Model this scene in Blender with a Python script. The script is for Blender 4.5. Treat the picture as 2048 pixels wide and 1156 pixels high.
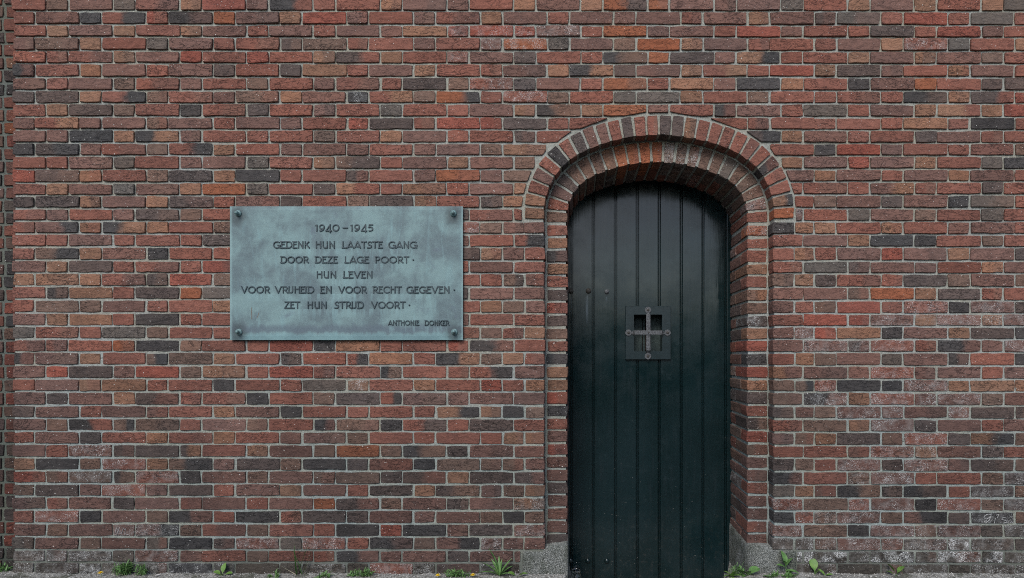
import bpy, bmesh, math, random
from mathutils import Vector, Matrix, noise as mnoise

S = bpy.context.scene
for o in list(bpy.data.objects): bpy.data.objects.remove(o, do_unlink=True)
PI = math.pi
R = random.Random(7)

# ------------------------------------------------------------------ scale of the place
PX = 0.002474                      # metres per photograph pixel on the wall's face
CX, CY, CZ = 1154.0, 711.0, 1.079  # the point of the wall straight before the lens
DIST = 3.0
def X(px): return (px - CX) * PX
def Z(py): return (CY - py) * PX + CZ
def atd(px, py, y):                # a point seen at px,py standing y metres behind the wall's face
    f = 1 + y / DIST
    return ((px - CX) * PX * f, (CY - py) * PX * f + CZ)

# ------------------------------------------------------------------ camera, light
cd = bpy.data.cameras.new("camera"); cam = bpy.data.objects.new("camera", cd)
S.collection.objects.link(cam); S.camera = cam
cam.location = (0, -DIST, CZ); cam.rotation_euler = (PI / 2, 0, 0)
cd.sensor_width = 36; cd.lens = 36 * DIST / (2048 * PX)
cd.shift_x = -(CX - 1024) / 2048; cd.shift_y = (CY - 578) / 2048
cd.clip_end = 600; cd.clip_start = 0.05

SUN_EL, SUN_AZ = 42, 14            # azimuth: degrees to the left of straight out from the wall
w = bpy.data.worlds.new("World"); S.world = w; w.use_nodes = True
nt = w.node_tree; bg = nt.nodes["Background"]
sky = nt.nodes.new("ShaderNodeTexSky"); sky.sky_type = 'NISHITA'; sky.sun_disc = False
sky.sun_elevation = math.radians(SUN_EL); sky.sun_rotation = math.radians(180 + SUN_AZ)
sky.air_density = 1.0; sky.dust_density = 1.4; sky.ozone_density = 1.0
nt.links.new(sky.outputs[0], bg.inputs[0]); bg.inputs[1].default_value = 0.12
ld = bpy.data.lights.new("sun", 'SUN'); sun = bpy.data.objects.new("sun", ld)
S.collection.objects.link(sun)
ld.energy = 1.5; ld.angle = math.radians(26); ld.color = (1.0, 0.965, 0.92)
a, e = math.radians(SUN_AZ), math.radians(SUN_EL)
sv = Vector((-math.sin(a) * math.cos(e), -math.cos(a) * math.cos(e), math.sin(e)))
sun.rotation_euler = sv.to_track_quat('Z', 'Y').to_euler(); sun.location = sv * 20
vs = S.view_settings; vs.view_transform = 'Standard'; vs.look = 'None'; vs.gamma = 1
vs.exposure = 0.72
S.cycles.filter_width = 1.0
S.cycles.use_denoising = False
try: vs.use_curve_mapping = False
except Exception: pass

# ------------------------------------------------------------------ helpers
COL = S.collection
def s2l(c): return tuple(((v / 255) / 12.92 if v / 255 <= 0.04045 else ((v / 255 + 0.055) / 1.055) ** 2.4) for v in c)
def tag(o, label=None, cat=None, group=None, kind=None):
    if label: o['label'] = label
    if cat: o['category'] = cat
    if group: o['group'] = group
    if kind: o['kind'] = kind
    return o
def empty(name, loc, label=None, cat=None, group=None, kind=None):
    o = bpy.data.objects.new(name, None); COL.objects.link(o); o.location = loc
    o.empty_display_size = 0.05
    return tag(o, label, cat, group, kind)
def wloc(o):
    v = Vector(o.location)
    while o.parent: o = o.parent; v += Vector(o.location)
    return v
def link(name, me, mat, parent=None, loc=(0, 0, 0)):
    o = bpy.data.objects.new(name, me); COL.objects.link(o)
    if mat and not me.materials: me.materials.append(mat)
    o.location = loc
    if parent: o.parent = parent
    return o
def build(name, verts, faces, mat, parent=None, origin=None, smooth=False, attrs=None):
    """verts in world coordinates; origin: where the object's own origin sits."""
    base = wloc(parent) if parent else Vector((0, 0, 0))
    if origin is None:
        n = len(verts); origin = (sum(v[0] for v in verts) / n, sum(v[1] for v in verts) / n, sum(v[2] for v in verts) / n)
    me = bpy.data.meshes.new(name)
    me.from_pydata([(v[0] - origin[0], v[1] - origin[1], v[2] - origin[2]) for v in verts], [], faces)
    if attrs:
        for k, (typ, vals) in attrs.items():
            at = me.attributes.new(k, typ, 'POINT')
            at.data.foreach_set('color' if typ == 'FLOAT_COLOR' else 'value', vals)
    if smooth: me.polygons.foreach_set('use_smooth', [True] * len(me.polygons))
    me.update()
    return link(name, me, mat, parent, Vector(origin) - base)

def box(x0, x1, y0, y1, z0, z1):
    v = [(x0, y0, z0), (x1, y0, z0), (x1, y1, z0), (x0, y1, z0), (x0, y0, z1), (x1, y0, z1), (x1, y1, z1), (x0, y1, z1)]
    f = [(0, 1, 5, 4), (1, 2, 6, 5), (2, 3, 7, 6), (3, 0, 4, 7), (4, 5, 6, 7), (3, 2, 1, 0)]
    return v, f
def merge(*vf):
    V, F = [], []
    for v, f in vf:
        n = len(V); V += list(v); F += [tuple(i + n for i in q) for q in f]
    return V, F
def bevelled(name, v, f, mat, parent, w=0.002, seg=1):
    o = build(name, v, f, mat, parent)
    bm = bmesh.new(); bm.from_mesh(o.data)
    bmesh.ops.bevel(bm, geom=list(bm.edges), offset=w, segments=seg, affect='EDGES', profile=0.6)
    bmesh.ops.recalc_face_normals(bm, faces=bm.faces)
    bm.to_mesh(o.data); bm.free(); return o
def lathe(prof, c, axis='y', n=20, tilt=(0, 0)):
    """prof: (radius, distance along axis) ; axis y points out of the wall (towards -y)"""
    V, F = [], []
    for r, d in prof:
        for k in range(n):
            t = 2 * PI * k / n
            if axis == 'y': V.append((c[0] + r * math.cos(t) + tilt[0] * d, c[1] - d, c[2] + r * math.sin(t) + tilt[1] * d))
            else: V.append((c[0] + r * math.cos(t), c[1] + r * math.sin(t), c[2] + d))
    for i in range(len(prof) - 1):
        for k in range(n):
            a0, a1 = i * n + k, i * n + (k + 1) % n
            F.append((a0, a1, a1 + n, a0 + n))
    F.append(tuple(range((len(prof) - 1) * n, len(prof) * n)))
    return V, F

# ------------------------------------------------------------------ materials
class NT:
    def __init__(s, name, rough=0.85, spec=0.3):
        s.m = bpy.data.materials.new(name); s.m.use_nodes = True; s.t = s.m.node_tree
        s.b = s.t.nodes["Principled BSDF"]; s.b.inputs['Roughness'].default_value = rough
        s.b.inputs['Specular IOR Level'].default_value = spec
    def n(s, typ, **kw):
        x = s.t.nodes.new(typ)
        for k, v in kw.items(): setattr(x, k, v)
        return x
    def l(s, a, b): s.t.links.new(a, b)
    def put(s, sock, v):
        if hasattr(v, 'is_linked') or hasattr(v, 'links'): s.l(v, sock)
        else: sock.default_value = v
    def math(s, op, a, b=0.0, c=None, clamp=False):
        x = s.n('ShaderNodeMath', operation=op, use_clamp=clamp)
        s.put(x.inputs[0], a); s.put(x.inputs[1], b)
        if c is not None: s.put(x.inputs[2], c)
        return x.outputs[0]
    def vmath(s, op, a, b):
        x = s.n('ShaderNodeVectorMath', operation=op)
        s.put(x.inputs[0], a); s.put(x.inputs[1], b); return x.outputs[0]
    def noise(s, vec, scale, detail=4, rough=0.5, dist=0.0, col=False, lac=2.0):
        x = s.n('ShaderNodeTexNoise'); s.l(vec, x.inputs['Vector'])
        x.inputs['Scale'].default_value = scale; x.inputs['Detail'].default_value = detail
        x.inputs['Roughness'].default_value = rough; x.inputs['Distortion'].default_value = dist
        x.inputs['Lacunarity'].default_value = lac
        return x.outputs['Color' if col else 'Fac']
    def ramp(s, v, lo, hi, a=0.0, b=1.0, smooth=True):
        x = s.n('ShaderNodeMapRange'); x.interpolation_type = 'SMOOTHSTEP' if smooth else 'LINEAR'
        s.put(x.inputs['Value'], v); s.put(x.inputs['From Min'], lo); s.put(x.inputs['From Max'], hi)
        s.put(x.inputs['To Min'], a); s.put(x.inputs['To Max'], b); return x.outputs['Result']
    def mix(s, f, a, b, mode='MIX'):
        x = s.n('ShaderNodeMix', data_type='RGBA', blend_type=mode)
        s.put(x.inputs[0], f)
        for sock, v in ((x.inputs[6], a), (x.inputs[7], b)):
            if isinstance(v, tuple): sock.default_value = v if len(v) == 4 else (*v, 1)
            elif isinstance(v, (int, float)): sock.default_value = (v, v, v, 1)
            else: s.l(v, sock)
        return x.outputs[2]
    def attr(s, name, out='Fac'):
        x = s.n('ShaderNodeAttribute', attribute_name=name); return x.outputs[out]
    def pos(s): return s.n('ShaderNodeNewGeometry').outputs['Position']
    def mapping(s, v, scale=(1, 1, 1), rot=(0, 0, 0)):
        x = s.n('ShaderNodeMapping'); s.l(v, x.inputs['Vector'])
        x.inputs['Scale'].default_value = scale; x.inputs['Rotation'].default_value = rot
        return x.outputs[0]
    def color(s, c): s.put(s.b.inputs['Base Color'], (*c, 1) if isinstance(c, tuple) and len(c) == 3 else c)
    def bump(s, h, strength=0.5, dist=0.002, prev=None):
        x = s.n('ShaderNodeBump'); x.inputs['Strength'].default_value = strength
        x.inputs['Distance'].default_value = dist; s.l(h, x.inputs['Height'])
        if prev is not None: s.l(prev, x.inputs['Normal'])
        s.l(x.outputs[0], s.b.inputs['Normal']); return x.outputs[0]

def mat_brick():
    m = NT('fired_brick', 0.9, 0.25)
    p = m.pos(); rnd = m.attr('brnd')
    off = m.n('ShaderNodeCombineXYZ'); m.l(m.math('MULTIPLY', rnd, 37.0), off.inputs[0]); m.l(m.math('MULTIPLY', rnd, 91.0), off.inputs[2])
    q = m.vmath('ADD', p, off.outputs[0])
    # two burnings in one brick, meeting along an uneven line
    u = m.attr('bu')
    uu = m.math('ADD', u, m.math('MULTIPLY', m.math('SUBTRACT', m.noise(q, 14, 3), 0.5), 0.55))
    f2 = m.ramp(uu, 0.38, 0.62)
    c = m.mix(f2, m.attr('bcol', 'Color'), m.attr('bcol2', 'Color'))
    # broad tone drift, mottling and fine grain
    c = m.mix(m.ramp(m.noise(q, 9, 3, 0.6), 0.3, 0.75, 0, 0.38), c, m.mix(1.0, c, (0.60, 0.66, 0.72), 'MULTIPLY'))
    c = m.mix(m.ramp(m.noise(q, 30, 5, 0.65), 0.50, 0.72, 0, 0.5), c, m.mix(1.0, c, (0.55, 0.52, 0.55), 'MULTIPLY'))
    c = m.mix(m.ramp(m.noise(m.mapping(q, (1, 1, 1.6)), 34, 5, 0.6), 0.46, 0.70, 0, 0.40), c, m.mix(1.0, c, (1.45, 1.42, 1.38), 'MULTIPLY'))
    c = m.mix(m.ramp(m.noise(q, 260, 3, 0.7), 0.3, 0.7, 0, 0.35), c, m.mix(1.0, c, (1.5, 1.5, 1.5), 'MULTIPLY'))
    c = m.mix(m.ramp(m.noise(q, 190, 2, 0.6), 0.62, 0.72, 0, 0.6), c, m.mix(1.0, c, (0.38, 0.38, 0.40), 'MULTIPLY'))
    # folds of the hand-thrown clay
    wp = m.mapping(q, (1, 1, 2.3), (0, 0.35, 0))
    r1 = m.noise(wp, 12, 4, 0.50, 1.6)
    ridge = m.math('ABSOLUTE', m.math('SUBTRACT', r1, 0.5))
    crease = m.ramp(ridge, 0.0, 0.017, 1, 0)
    wp2 = m.mapping(q, (1, 1, 2.0), (0, -0.5, 0))
    crease2 = m.ramp(m.math('ABSOLUTE', m.math('SUBTRACT', m.noise(wp2, 26, 4, 0.55, 1.0), 0.5)), 0.0, 0.016, 1, 0)
    gate = m.ramp(m.noise(q, 16, 2), 0.42, 0.6)
    cr = m.math('MAXIMUM', m.math('MULTIPLY', crease, 0.85), m.math('MULTIPLY', m.math('MULTIPLY', crease2, gate), 0.8))
    cr = m.math('MULTIPLY', cr, m.ramp(m.math('FRACT', m.math('MULTIPLY', rnd, 7.13)), 0.0, 1.0, 0.25, 1.0, False))
    c = m.mix(m.math('MULTIPLY', cr, 0.78), c, (0.014, 0.012, 0.012))
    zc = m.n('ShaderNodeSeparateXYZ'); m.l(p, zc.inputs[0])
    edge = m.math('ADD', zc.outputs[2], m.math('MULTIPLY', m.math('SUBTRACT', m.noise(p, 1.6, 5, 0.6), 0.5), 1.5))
    low_shade = m.math('MULTIPLY', m.ramp(edge, 0.40, 1.20, 1, 0), m.ramp(m.noise(p, 4.5, 4), 0.30, 0.55, 0.6, 1))  # weaker light low on the wall, painted into the brick colour in patches
    c = m.mix(low_shade, c, m.mix(1.0, c, (0.60, 0.63, 0.65), 'MULTIPLY'))
    run = m.math('MULTIPLY', m.ramp(m.noise(m.mapping(p, (1, 1, 0.18)), 3.2, 4, 0.6), 0.52, 0.68, 0, 0.55), m.ramp(m.noise(p, 1.1, 3), 0.4, 0.6))
    c = m.mix(run, c, m.mix(1.0, c, (0.62, 0.62, 0.64), 'MULTIPLY'))
    # lime bloom where this brick has it, and the odd speck of mortar
    eff = m.attr('beff')
    spk = m.ramp(m.noise(p, 240, 3, 0.75), m.math('SUBTRACT', 0.64, m.math('MULTIPLY', eff, 0.17)), m.math('SUBTRACT', 0.72, m.math('MULTIPLY', eff, 0.10)))
    spk = m.math('MULTIPLY', spk, m.ramp(m.noise(p, 18, 4), 0.42, 0.58))
    blo = m.math('MULTIPLY', m.ramp(m.noise(p, 24, 4, 0.6), 0.42, 0.70), m.math('MULTIPLY', eff, 0.36))
    c = m.mix(blo, c, (0.32, 0.32, 0.31))
    c = m.mix(m.math('MULTIPLY', spk, m.math('MULTIPLY', m.math('ADD', eff, 0.12), 0.95, clamp=True), clamp=True), c, (0.62, 0.63, 0.62))
    c = m.mix(m.ramp(m.noise(p, 150, 1, 0.5), 0.745, 0.77, 0, 0.85), c, (0.66, 0.66, 0.62))
    m.color(c)
    h = m.math('SUBTRACT', m.math('ADD', m.math('MULTIPLY', m.noise(wp, 15, 5, 0.58, 1.1), 1.0), m.math('MULTIPLY', m.noise(q, 130, 3, 0.7), 0.12)), m.math('MULTIPLY', cr, 0.5))
    m.bump(h, 1.0, 0.0065)
    return m.m

def mat_mortar(name='mortar', darker=False):
    m = NT(name, 0.95, 0.2); p = m.pos()
    c = m.mix(m.ramp(m.noise(p, 2.2, 4, 0.6), 0.35, 0.65), (0.280, 0.268, 0.215), (0.290, 0.308, 0.292))
    c = m.mix(m.ramp(m.noise(p, 60, 4, 0.7), 0.35, 0.7, 0, 0.6), c, (0.14, 0.145, 0.125))
    c = m.mix(m.ramp(m.noise(p, 230, 3, 0.7), 0.52, 0.68, 0, 0.7), c, (0.46, 0.48, 0.46))
    c = m.mix(m.ramp(m.noise(p, 160, 2, 0.7), 0.62, 0.70, 0, 0.8), c, (0.05, 0.052, 0.045))
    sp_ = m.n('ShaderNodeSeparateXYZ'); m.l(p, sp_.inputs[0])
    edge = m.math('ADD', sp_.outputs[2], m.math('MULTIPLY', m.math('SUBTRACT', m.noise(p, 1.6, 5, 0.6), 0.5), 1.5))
    low_shade = m.math('MULTIPLY', m.ramp(edge, 0.40, 1.20, 1, 0), m.ramp(m.noise(p, 4.5, 4), 0.30, 0.55, 0.6, 1))  # the same painted light falloff, milder on the joints
    c = m.mix(low_shade, c, m.mix(1.0, c, (0.82, 0.90, 0.92), 'MULTIPLY'))
    # splash dirt, algae and old lime along the foot of the wall
    z = m.n('ShaderNodeSeparateXYZ'); m.l(p, z.inputs[0])
    foot = m.ramp(m.math('ADD', z.outputs[2], m.math('MULTIPLY', m.math('SUBTRACT', m.noise(p, 5, 4), 0.5), 0.25)), 0.02, 0.20, 1, 0)
    c = m.mix(m.math('MULTIPLY', foot, 0.8), c, (0.075, 0.080, 0.066))
    if darker: c = m.mix(1.0, c, (0.38, 0.40, 0.38), 'MULTIPLY')  # darker tone for the joints of the recessed wall
    m.color(c)
    m.bump(m.math('ADD', m.noise(p, 90, 4, 0.7), m.math('MULTIPLY', m.noise(p, 320, 2), 0.4)), 1.0, 0.003)
    return m.m

def mat_patina():
    m = NT('weathered_bronze', 0.62, 0.4); p = m.pos()
    m.b.inputs['Metallic'].default_value = 0.0
    sz = m.n('ShaderNodeSeparateXYZ'); m.l(p, sz.inputs[0])
    c = m.mix(m.ramp(m.noise(p, 6.5, 6, 0.62, 0.3), 0.36, 0.64), (0.160, 0.246, 0.248), (0.090, 0.128, 0.140))
    c = m.mix(m.ramp(m.noise(m.mapping(p, (1, 1, 0.16)), 30, 5, 0.65, 0.8), 0.50, 0.75, 0, 0.40), c, (0.190, 0.330, 0.345))
    c = m.mix(m.ramp(m.noise(m.mapping(p, (1, 1, 0.25)), 40, 5, 0.65, 0.8), 0.56, 0.74, 0, 0.30), c, (0.075, 0.115, 0.140))
    c = m.mix(m.ramp(m.noise(p, 11, 4, 0.6, 0.4), 0.60, 0.76, 0, 0.6), c, (0.085, 0.105, 0.140))
    c = m.mix(m.ramp(m.noise(p, 420, 2, 0.7), 0.5, 0.75, 0, 0.45), c, (0.26, 0.38, 0.40))
    c = m.mix(m.ramp(m.noise(p, 330, 2, 0.7), 0.55, 0.75, 0, 0.45), c, (0.07, 0.12, 0.13))
    # band of bright verdigris where rain gathers at the lower edge, dark run above it
    z = m.n('ShaderNodeSeparateXYZ'); m.l(p, z.inputs[0])
    zz = m.math('ADD', z.outputs[2], m.math('MULTIPLY', m.math('SUBTRACT', m.noise(m.mapping(p, (1, 1, 0.2)), 26, 5, .7), 0.5), 0.055))
    zb = Z(680)
    c = m.mix(m.math('MULTIPLY', m.ramp(zz, zb + 0.030, zb + 0.045), m.ramp(zz, zb + 0.055, zb + 0.085, 0.75, 0)), c, (0.085, 0.115, 0.140))
    c = m.mix(m.ramp(zz, zb + 0.022, zb + 0.040, 0.45, 0), c, (0.17, 0.31, 0.33))
    # dark weeping round the bolts and pale runs under the lines of text
    wob = m.math('MULTIPLY', m.math('SUBTRACT', m.noise(p, 28, 4, .65), 0.5), 0.05)
    for (bx, by) in ((478, 432), (908, 432), (479, 666), (910, 666)):
        d = m.n('ShaderNodeVectorMath', operation='DISTANCE'); m.l(m.mapping(p, (1, 1, 0.75)), d.inputs[0]); d.inputs[1].default_value = (X(bx), -0.019, Z(by) * .75)
        c = m.mix(m.ramp(m.math('ADD', d.outputs['Value'], wob), 0.012, 0.062, 0.80, 0), c, (0.040, 0.055, 0.060))
    run = m.noise(m.mapping(p, (1, 1, 0.10)), 46, 3, .6, .1)
    for (by, lo, hi) in ((497, 560, 830), (527, 565, 815), (557, 640, 745), (587, 490, 895), (617, 575, 810), (652, 770, 900)):
        zz2 = m.math('SUBTRACT', Z(by), sz.outputs[2]); 
        msk = m.math('MULTIPLY', m.ramp(zz2, 0.0, 0.006), m.ramp(zz2, 0.012, 0.055, 1, 0))
        msk = m.math('MULTIPLY', msk, m.math('MULTIPLY', m.ramp(sz.outputs[0], X(lo), X(lo + 14)), m.ramp(sz.outputs[0], X(hi - 14), X(hi), 1, 0)))
        c = m.mix(m.math('MULTIPLY', msk, m.ramp(run, 0.44, 0.62, 0, 0.38)), c, (0.21, 0.34, 0.35))
    for (bx, b0, b1, tl) in ((507.5, 614, 640, 0.0), (520, 624, 638, -.35)):
        xx = m.math('ADD', sz.outputs[0], m.math('ADD', m.math('MULTIPLY', m.math('SUBTRACT', sz.outputs[2], Z((b0 + b1) / 2)), tl), m.math('MULTIPLY', m.math('SUBTRACT', m.noise(p, 60, 2), .5), .006)))
        d = m.math('ABSOLUTE', m.math('SUBTRACT', xx, X(bx)))
        msk = m.math('MULTIPLY', m.ramp(d, 0.0008, 0.0030, 1, 0), m.math('MULTIPLY', m.ramp(sz.outputs[2], Z(b1), Z(b1) + .006), m.ramp(sz.outputs[2], Z(b0) - .006, Z(b0), 1, 0)))
        c = m.mix(m.math('MULTIPLY', msk, 0.75), c, (0.11, 0.060, 0.032))
    edge = m.math('MINIMUM', m.math('ABSOLUTE', m.math('SUBTRACT', sz.outputs[0], X(CX + (459.5 - CX) * .992))), m.math('ABSOLUTE', m.math('SUBTRACT', sz.outputs[0], X(CX + (925.5 - CX) * .992))))
    c = m.mix(m.ramp(edge, 0.003, 0.012, 0.45, 0), c, (0.24, 0.36, 0.36))
    m.color(c)
    m.bump(m.math('ADD', m.noise(p, 300, 3, 0.7), m.noise(p, 30, 3)), 0.5, 0.0015)
    return m.m
def mat_plain(name, col, rough=0.7, spec=0.4, metal=0.0, var=0.35, scale=60, bump=0.3, bd=0.001, col2=None):
    m = NT(name, rough, spec); m.b.inputs['Metallic'].default_value = metal; p = m.pos()
    c2 = col2 or tuple(v * 0.55 for v in col)
    c = m.mix(m.ramp(m.noise(p, scale, 4, 0.65), 0.4, 0.7, 0, min(1, var * 2)), col, c2)
    m.color(c); m.bump(m.noise(p, scale * 3, 3, 0.65), bump, bd); return m.m
def mat_door():
    m = NT('dark_green_paint', 0.30, 0.46); p = m.pos()
    st = m.mapping(p, (1, 1, 0.07))
    c = m.mix(m.ramp(m.noise(p, 3.0, 4, 0.55), 0.35, 0.65), (0.0034, 0.0112, 0.0124), (0.0058, 0.0155, 0.0176))
    c = m.mix(m.ramp(m.noise(st, 55, 4, 0.6), 0.5, 0.75, 0, 0.5), c, (0.012, 0.020, 0.023))
    c = m.mix(m.ramp(m.noise(p, 24, 5, 0.65), 0.56, 0.78, 0, 0.45), c, (0.018, 0.028, 0.031))
    z = m.n('ShaderNodeSeparateXYZ'); m.l(p, z.inputs[0])
    for (bx, b0, b1, hw_) in ((1174, 590, 655, 2.4), (1142, 592, 640, 1.6), (1257, 675, 706, 4.5), (1333, 676, 700, 4.0), (1213, 592, 612, 2.0)):
        kx = 1 + 0.4 / 3.0; zx = (CX + (bx - CX) * kx - CX) * PX
        d = m.math('ABSOLUTE', m.math('SUBTRACT', z.outputs[0], zx))
        z0_, z1_ = (CY - (CY + (b1 - CY) * kx)) * PX + CZ, (CY - (CY + (b0 - CY) * kx)) * PX + CZ
        msk = m.math('MULTIPLY', m.ramp(d, hw_ * PX * .5, hw_ * PX * 1.5, 1, 0), m.math('MULTIPLY', m.ramp(z.outputs[2], z0_, z0_ + .08), m.ramp(z.outputs[2], z1_ - .01, z1_, 1, 0)))
        c = m.mix(m.math('MULTIPLY', msk, m.ramp(m.noise(st, 120, 4, .7), .35, .6, .25, .75)), c, (0.055, 0.075, 0.09))
    low = m.ramp(z.outputs[2], -0.2, 0.45, 1, 0)
    dirt = m.math('MULTIPLY', m.ramp(m.noise(p, 30, 5, 0.75), 0.52, 0.75), low)
    c = m.mix(m.math('MULTIPLY', dirt, 0.6), c, (0.045, 0.045, 0.04))
    c = m.mix(m.math('MULTIPLY', m.ramp(m.noise(p, 120, 2, 0.6), 0.72, 0.755), m.ramp(m.math('ADD', z.outputs[2], 0.0), 0.0, 0.9, 0.9, 0.12)), c, (0.30, 0.30, 0.28))
    m.color(c)
    m.put(m.b.inputs['Roughness'], m.ramp(m.noise(p, 7, 5, 0.6), 0.3, 0.7, 0.12, 0.24))
    m.bump(m.math('ADD', m.noise(st, 70, 3), m.math('MULTIPLY', m.noise(p, 6, 3), 1.5)), 0.35, 0.0012)
    return m.m
def mat_concrete():
    m = NT('rough_concrete', 0.95, 0.2); p = m.pos()
    c = m.mix(m.ramp(m.noise(p, 190, 4, 0.8), 0.40, 0.62), (0.045, 0.048, 0.043), (0.24, 0.25, 0.235))
    c = m.mix(m.ramp(m.noise(p, 320, 2, 0.7), 0.60, 0.66), c, (0.62, 0.63, 0.60))
    c = m.mix(m.ramp(m.noise(p, 260, 2, 0.7), 0.60, 0.68), c, (0.03, 0.032, 0.03))
    c = m.mix(m.ramp(m.noise(p, 8, 5, 0.65), 0.38, 0.62, 0, 0.80), c, m.mix(1.0, c, (0.42, 0.45, 0.38), 'MULTIPLY'))
    m.color(c); m.bump(m.noise(p, 170, 4, 0.8), 1.0, 0.005); return m.m
def mat_verge():
    m = NT('gritty_soil', 0.97, 0.2); p = m.pos()
    c = m.mix(m.ramp(m.noise(p, 70, 5, 0.8), 0.38, 0.62), (0.10, 0.095, 0.08), (0.34, 0.335, 0.31))
    c = m.mix(m.ramp(m.noise(p, 220, 3, 0.7), 0.58, 0.68), c, (0.62, 0.61, 0.58))
    c = m.mix(m.ramp(m.noise(p, 7, 4, 0.6), 0.5, 0.62, 0, 0.7), c, (0.045, 0.05, 0.03))
    m.color(c); m.bump(m.noise(p, 120, 5, 0.8), 1.0, 0.006); return m.m
def mat_leaf(name, a, b, rough=0.55):
    m = NT(name, rough, 0.4); p = m.pos()
    c = m.mix(m.ramp(m.noise(p, 55, 3), 0.35, 0.65), a, b)
    c = m.mix(m.ramp(m.noise(p, 240, 2), 0.55, 0.7, 0, 0.4), c, tuple(v * 1.6 for v in b))
    m.color(c)
    m.b.inputs['Subsurface Weight'].default_value = 0.0
    m.bump(m.noise(p, 160, 3), 0.4, 0.001); return m.m

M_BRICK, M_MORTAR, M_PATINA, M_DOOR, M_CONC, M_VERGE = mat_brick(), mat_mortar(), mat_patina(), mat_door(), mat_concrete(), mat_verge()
M_LETTER = mat_plain('dark_bronze_letters', (0.020, 0.036, 0.044), 0.5, 0.5, 0, 0.4, 90, 0.4, 0.0008, (0.042, 0.072, 0.086))
M_BOLT = mat_plain('verdigris_bolt', (0.13, 0.22, 0.225), 0.55, 0.5, 0, 0.5, 120, 0.6, 0.001, (0.05, 0.075, 0.07))
M_IRON = mat_plain('pitted_iron', (0.100, 0.106, 0.112), 0.6, 0.4, 0.0, 0.5, 160, 1.0, 0.0025, (0.024, 0.024, 0.027))
M_RUST = mat_plain('rusty_bolt', (0.045, 0.040, 0.034), 0.7, 0.4, 0.1, 0.5, 150, 0.8, 0.001, (0.018, 0.016, 0.015))
M_SHUT = mat_plain('dusty_green_shutter', (0.036, 0.052, 0.050), 0.8, 0.3, 0, 0.5, 40, 0.6, 0.001, (0.016, 0.025, 0.025))
M_LEAF = mat_leaf('leaf_green', (0.060, 0.135, 0.035), (0.105, 0.205, 0.060))
M_LEAF2 = mat_leaf('leaf_bright', (0.070, 0.150, 0.026), (0.115, 0.205, 0.042))
M_DRY = mat_leaf('dry_stalk', (0.26, 0.23, 0.15), (0.40, 0.37, 0.27), 0.8)
M_YELLOW = mat_leaf('yellow_petals', (0.75, 0.50, 0.01), (0.85, 0.62, 0.02), 0.6)
M_STONE = mat_plain('grit_stone', (0.42, 0.41, 0.38), 0.9, 0.2, 0, 0.6, 40, 0.6, 0.002, (0.12, 0.115, 0.10))

# ------------------------------------------------------------------ colours of the bricks, as fired
GAIN = 1.06; BR = 1.0
PAL = {k: s2l(v) for k, v in {
 'r': (118, 76, 64), 'R': (124, 69, 57), 'p': (103, 77, 69), 'o': (124, 91, 72), 'O': (130, 78, 54),
 'b': (103, 82, 71), 'g': (86, 80, 74), 'd': (77, 68, 64), 'k': (56, 58, 58), 'm': (70, 68, 62), 'x': (112, 68, 62)}.items()}
_m = s2l((107, 77, 67)); PAL = {k: tuple(v[i] * .88 + _m[i] * .12 for i in range(3)) for k, v in PAL.items()}
def tok(s):
    out, i = [], 0
    s = s.replace(' ', '').replace('|', '')
    while i < len(s):
        if s[i] == '[': j = s.index(']', i); t = s[i + 1:j]; i = j + 1
        else: t = s[i]; i += 1
        e = 0
        while i < len(s) and s[i] == '*': e += 1; i += 1
        out.append((t[0], t[-1], e))
    return out

# full courses above the springing of the arch (0..15)
ROWS = [
"rbpgroRp[kr]rropprop o[Od]Opppgropor o g",
"rpk[rk]RkOp|oRprprop|rpppr po p|dgrRrgr",
"roporopr|prppoR*R*R*|p*rOpprRp|rrdrRpr",
"pborgprr|dbrrprp*O*|gpbOoprr|rpor*gro",
"rrropRrR|ro[dr]orr*pd|rr[kb]Odp[ok]r|ropopbr",
"kroprpdr|dorporrp|o[ko]dpo[ro]rR|odpropr",
"prpbrprb|rprrdbr*d|prOropko|rkpOrdd",
"ddo[rk]brpb|opk*[ro]b[Ok]rr*|brggorbr|rrrko[dr]R",
"rodbrkrd|rprgrrpo|[kb]oOprkpr|grpo[or]oR",
"p[ro]ppbprp|prRdrRRd|rrxxxrrr|rrrorkr",
"ppko[ko]prr|rbroprrd|rxxxxx[dk]o|prrdprr",
"k[dk]prb[rk]or|pppr ppbo|rxxxxxrr|kRprrrb",
"rrpgrppg|ro[bd]rpopb|oxxxxxpo|pRporgk",
"Rdorbdok|rrdrpOpb|xxxxxxxp|oprpopr",
"ropgpoOg|rd[or]rorpo|xxxxxxxr|rr[po]rrdr",
"ddopodrp|drbdordo|xxxxxxxr|bpdpkgr"]
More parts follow.
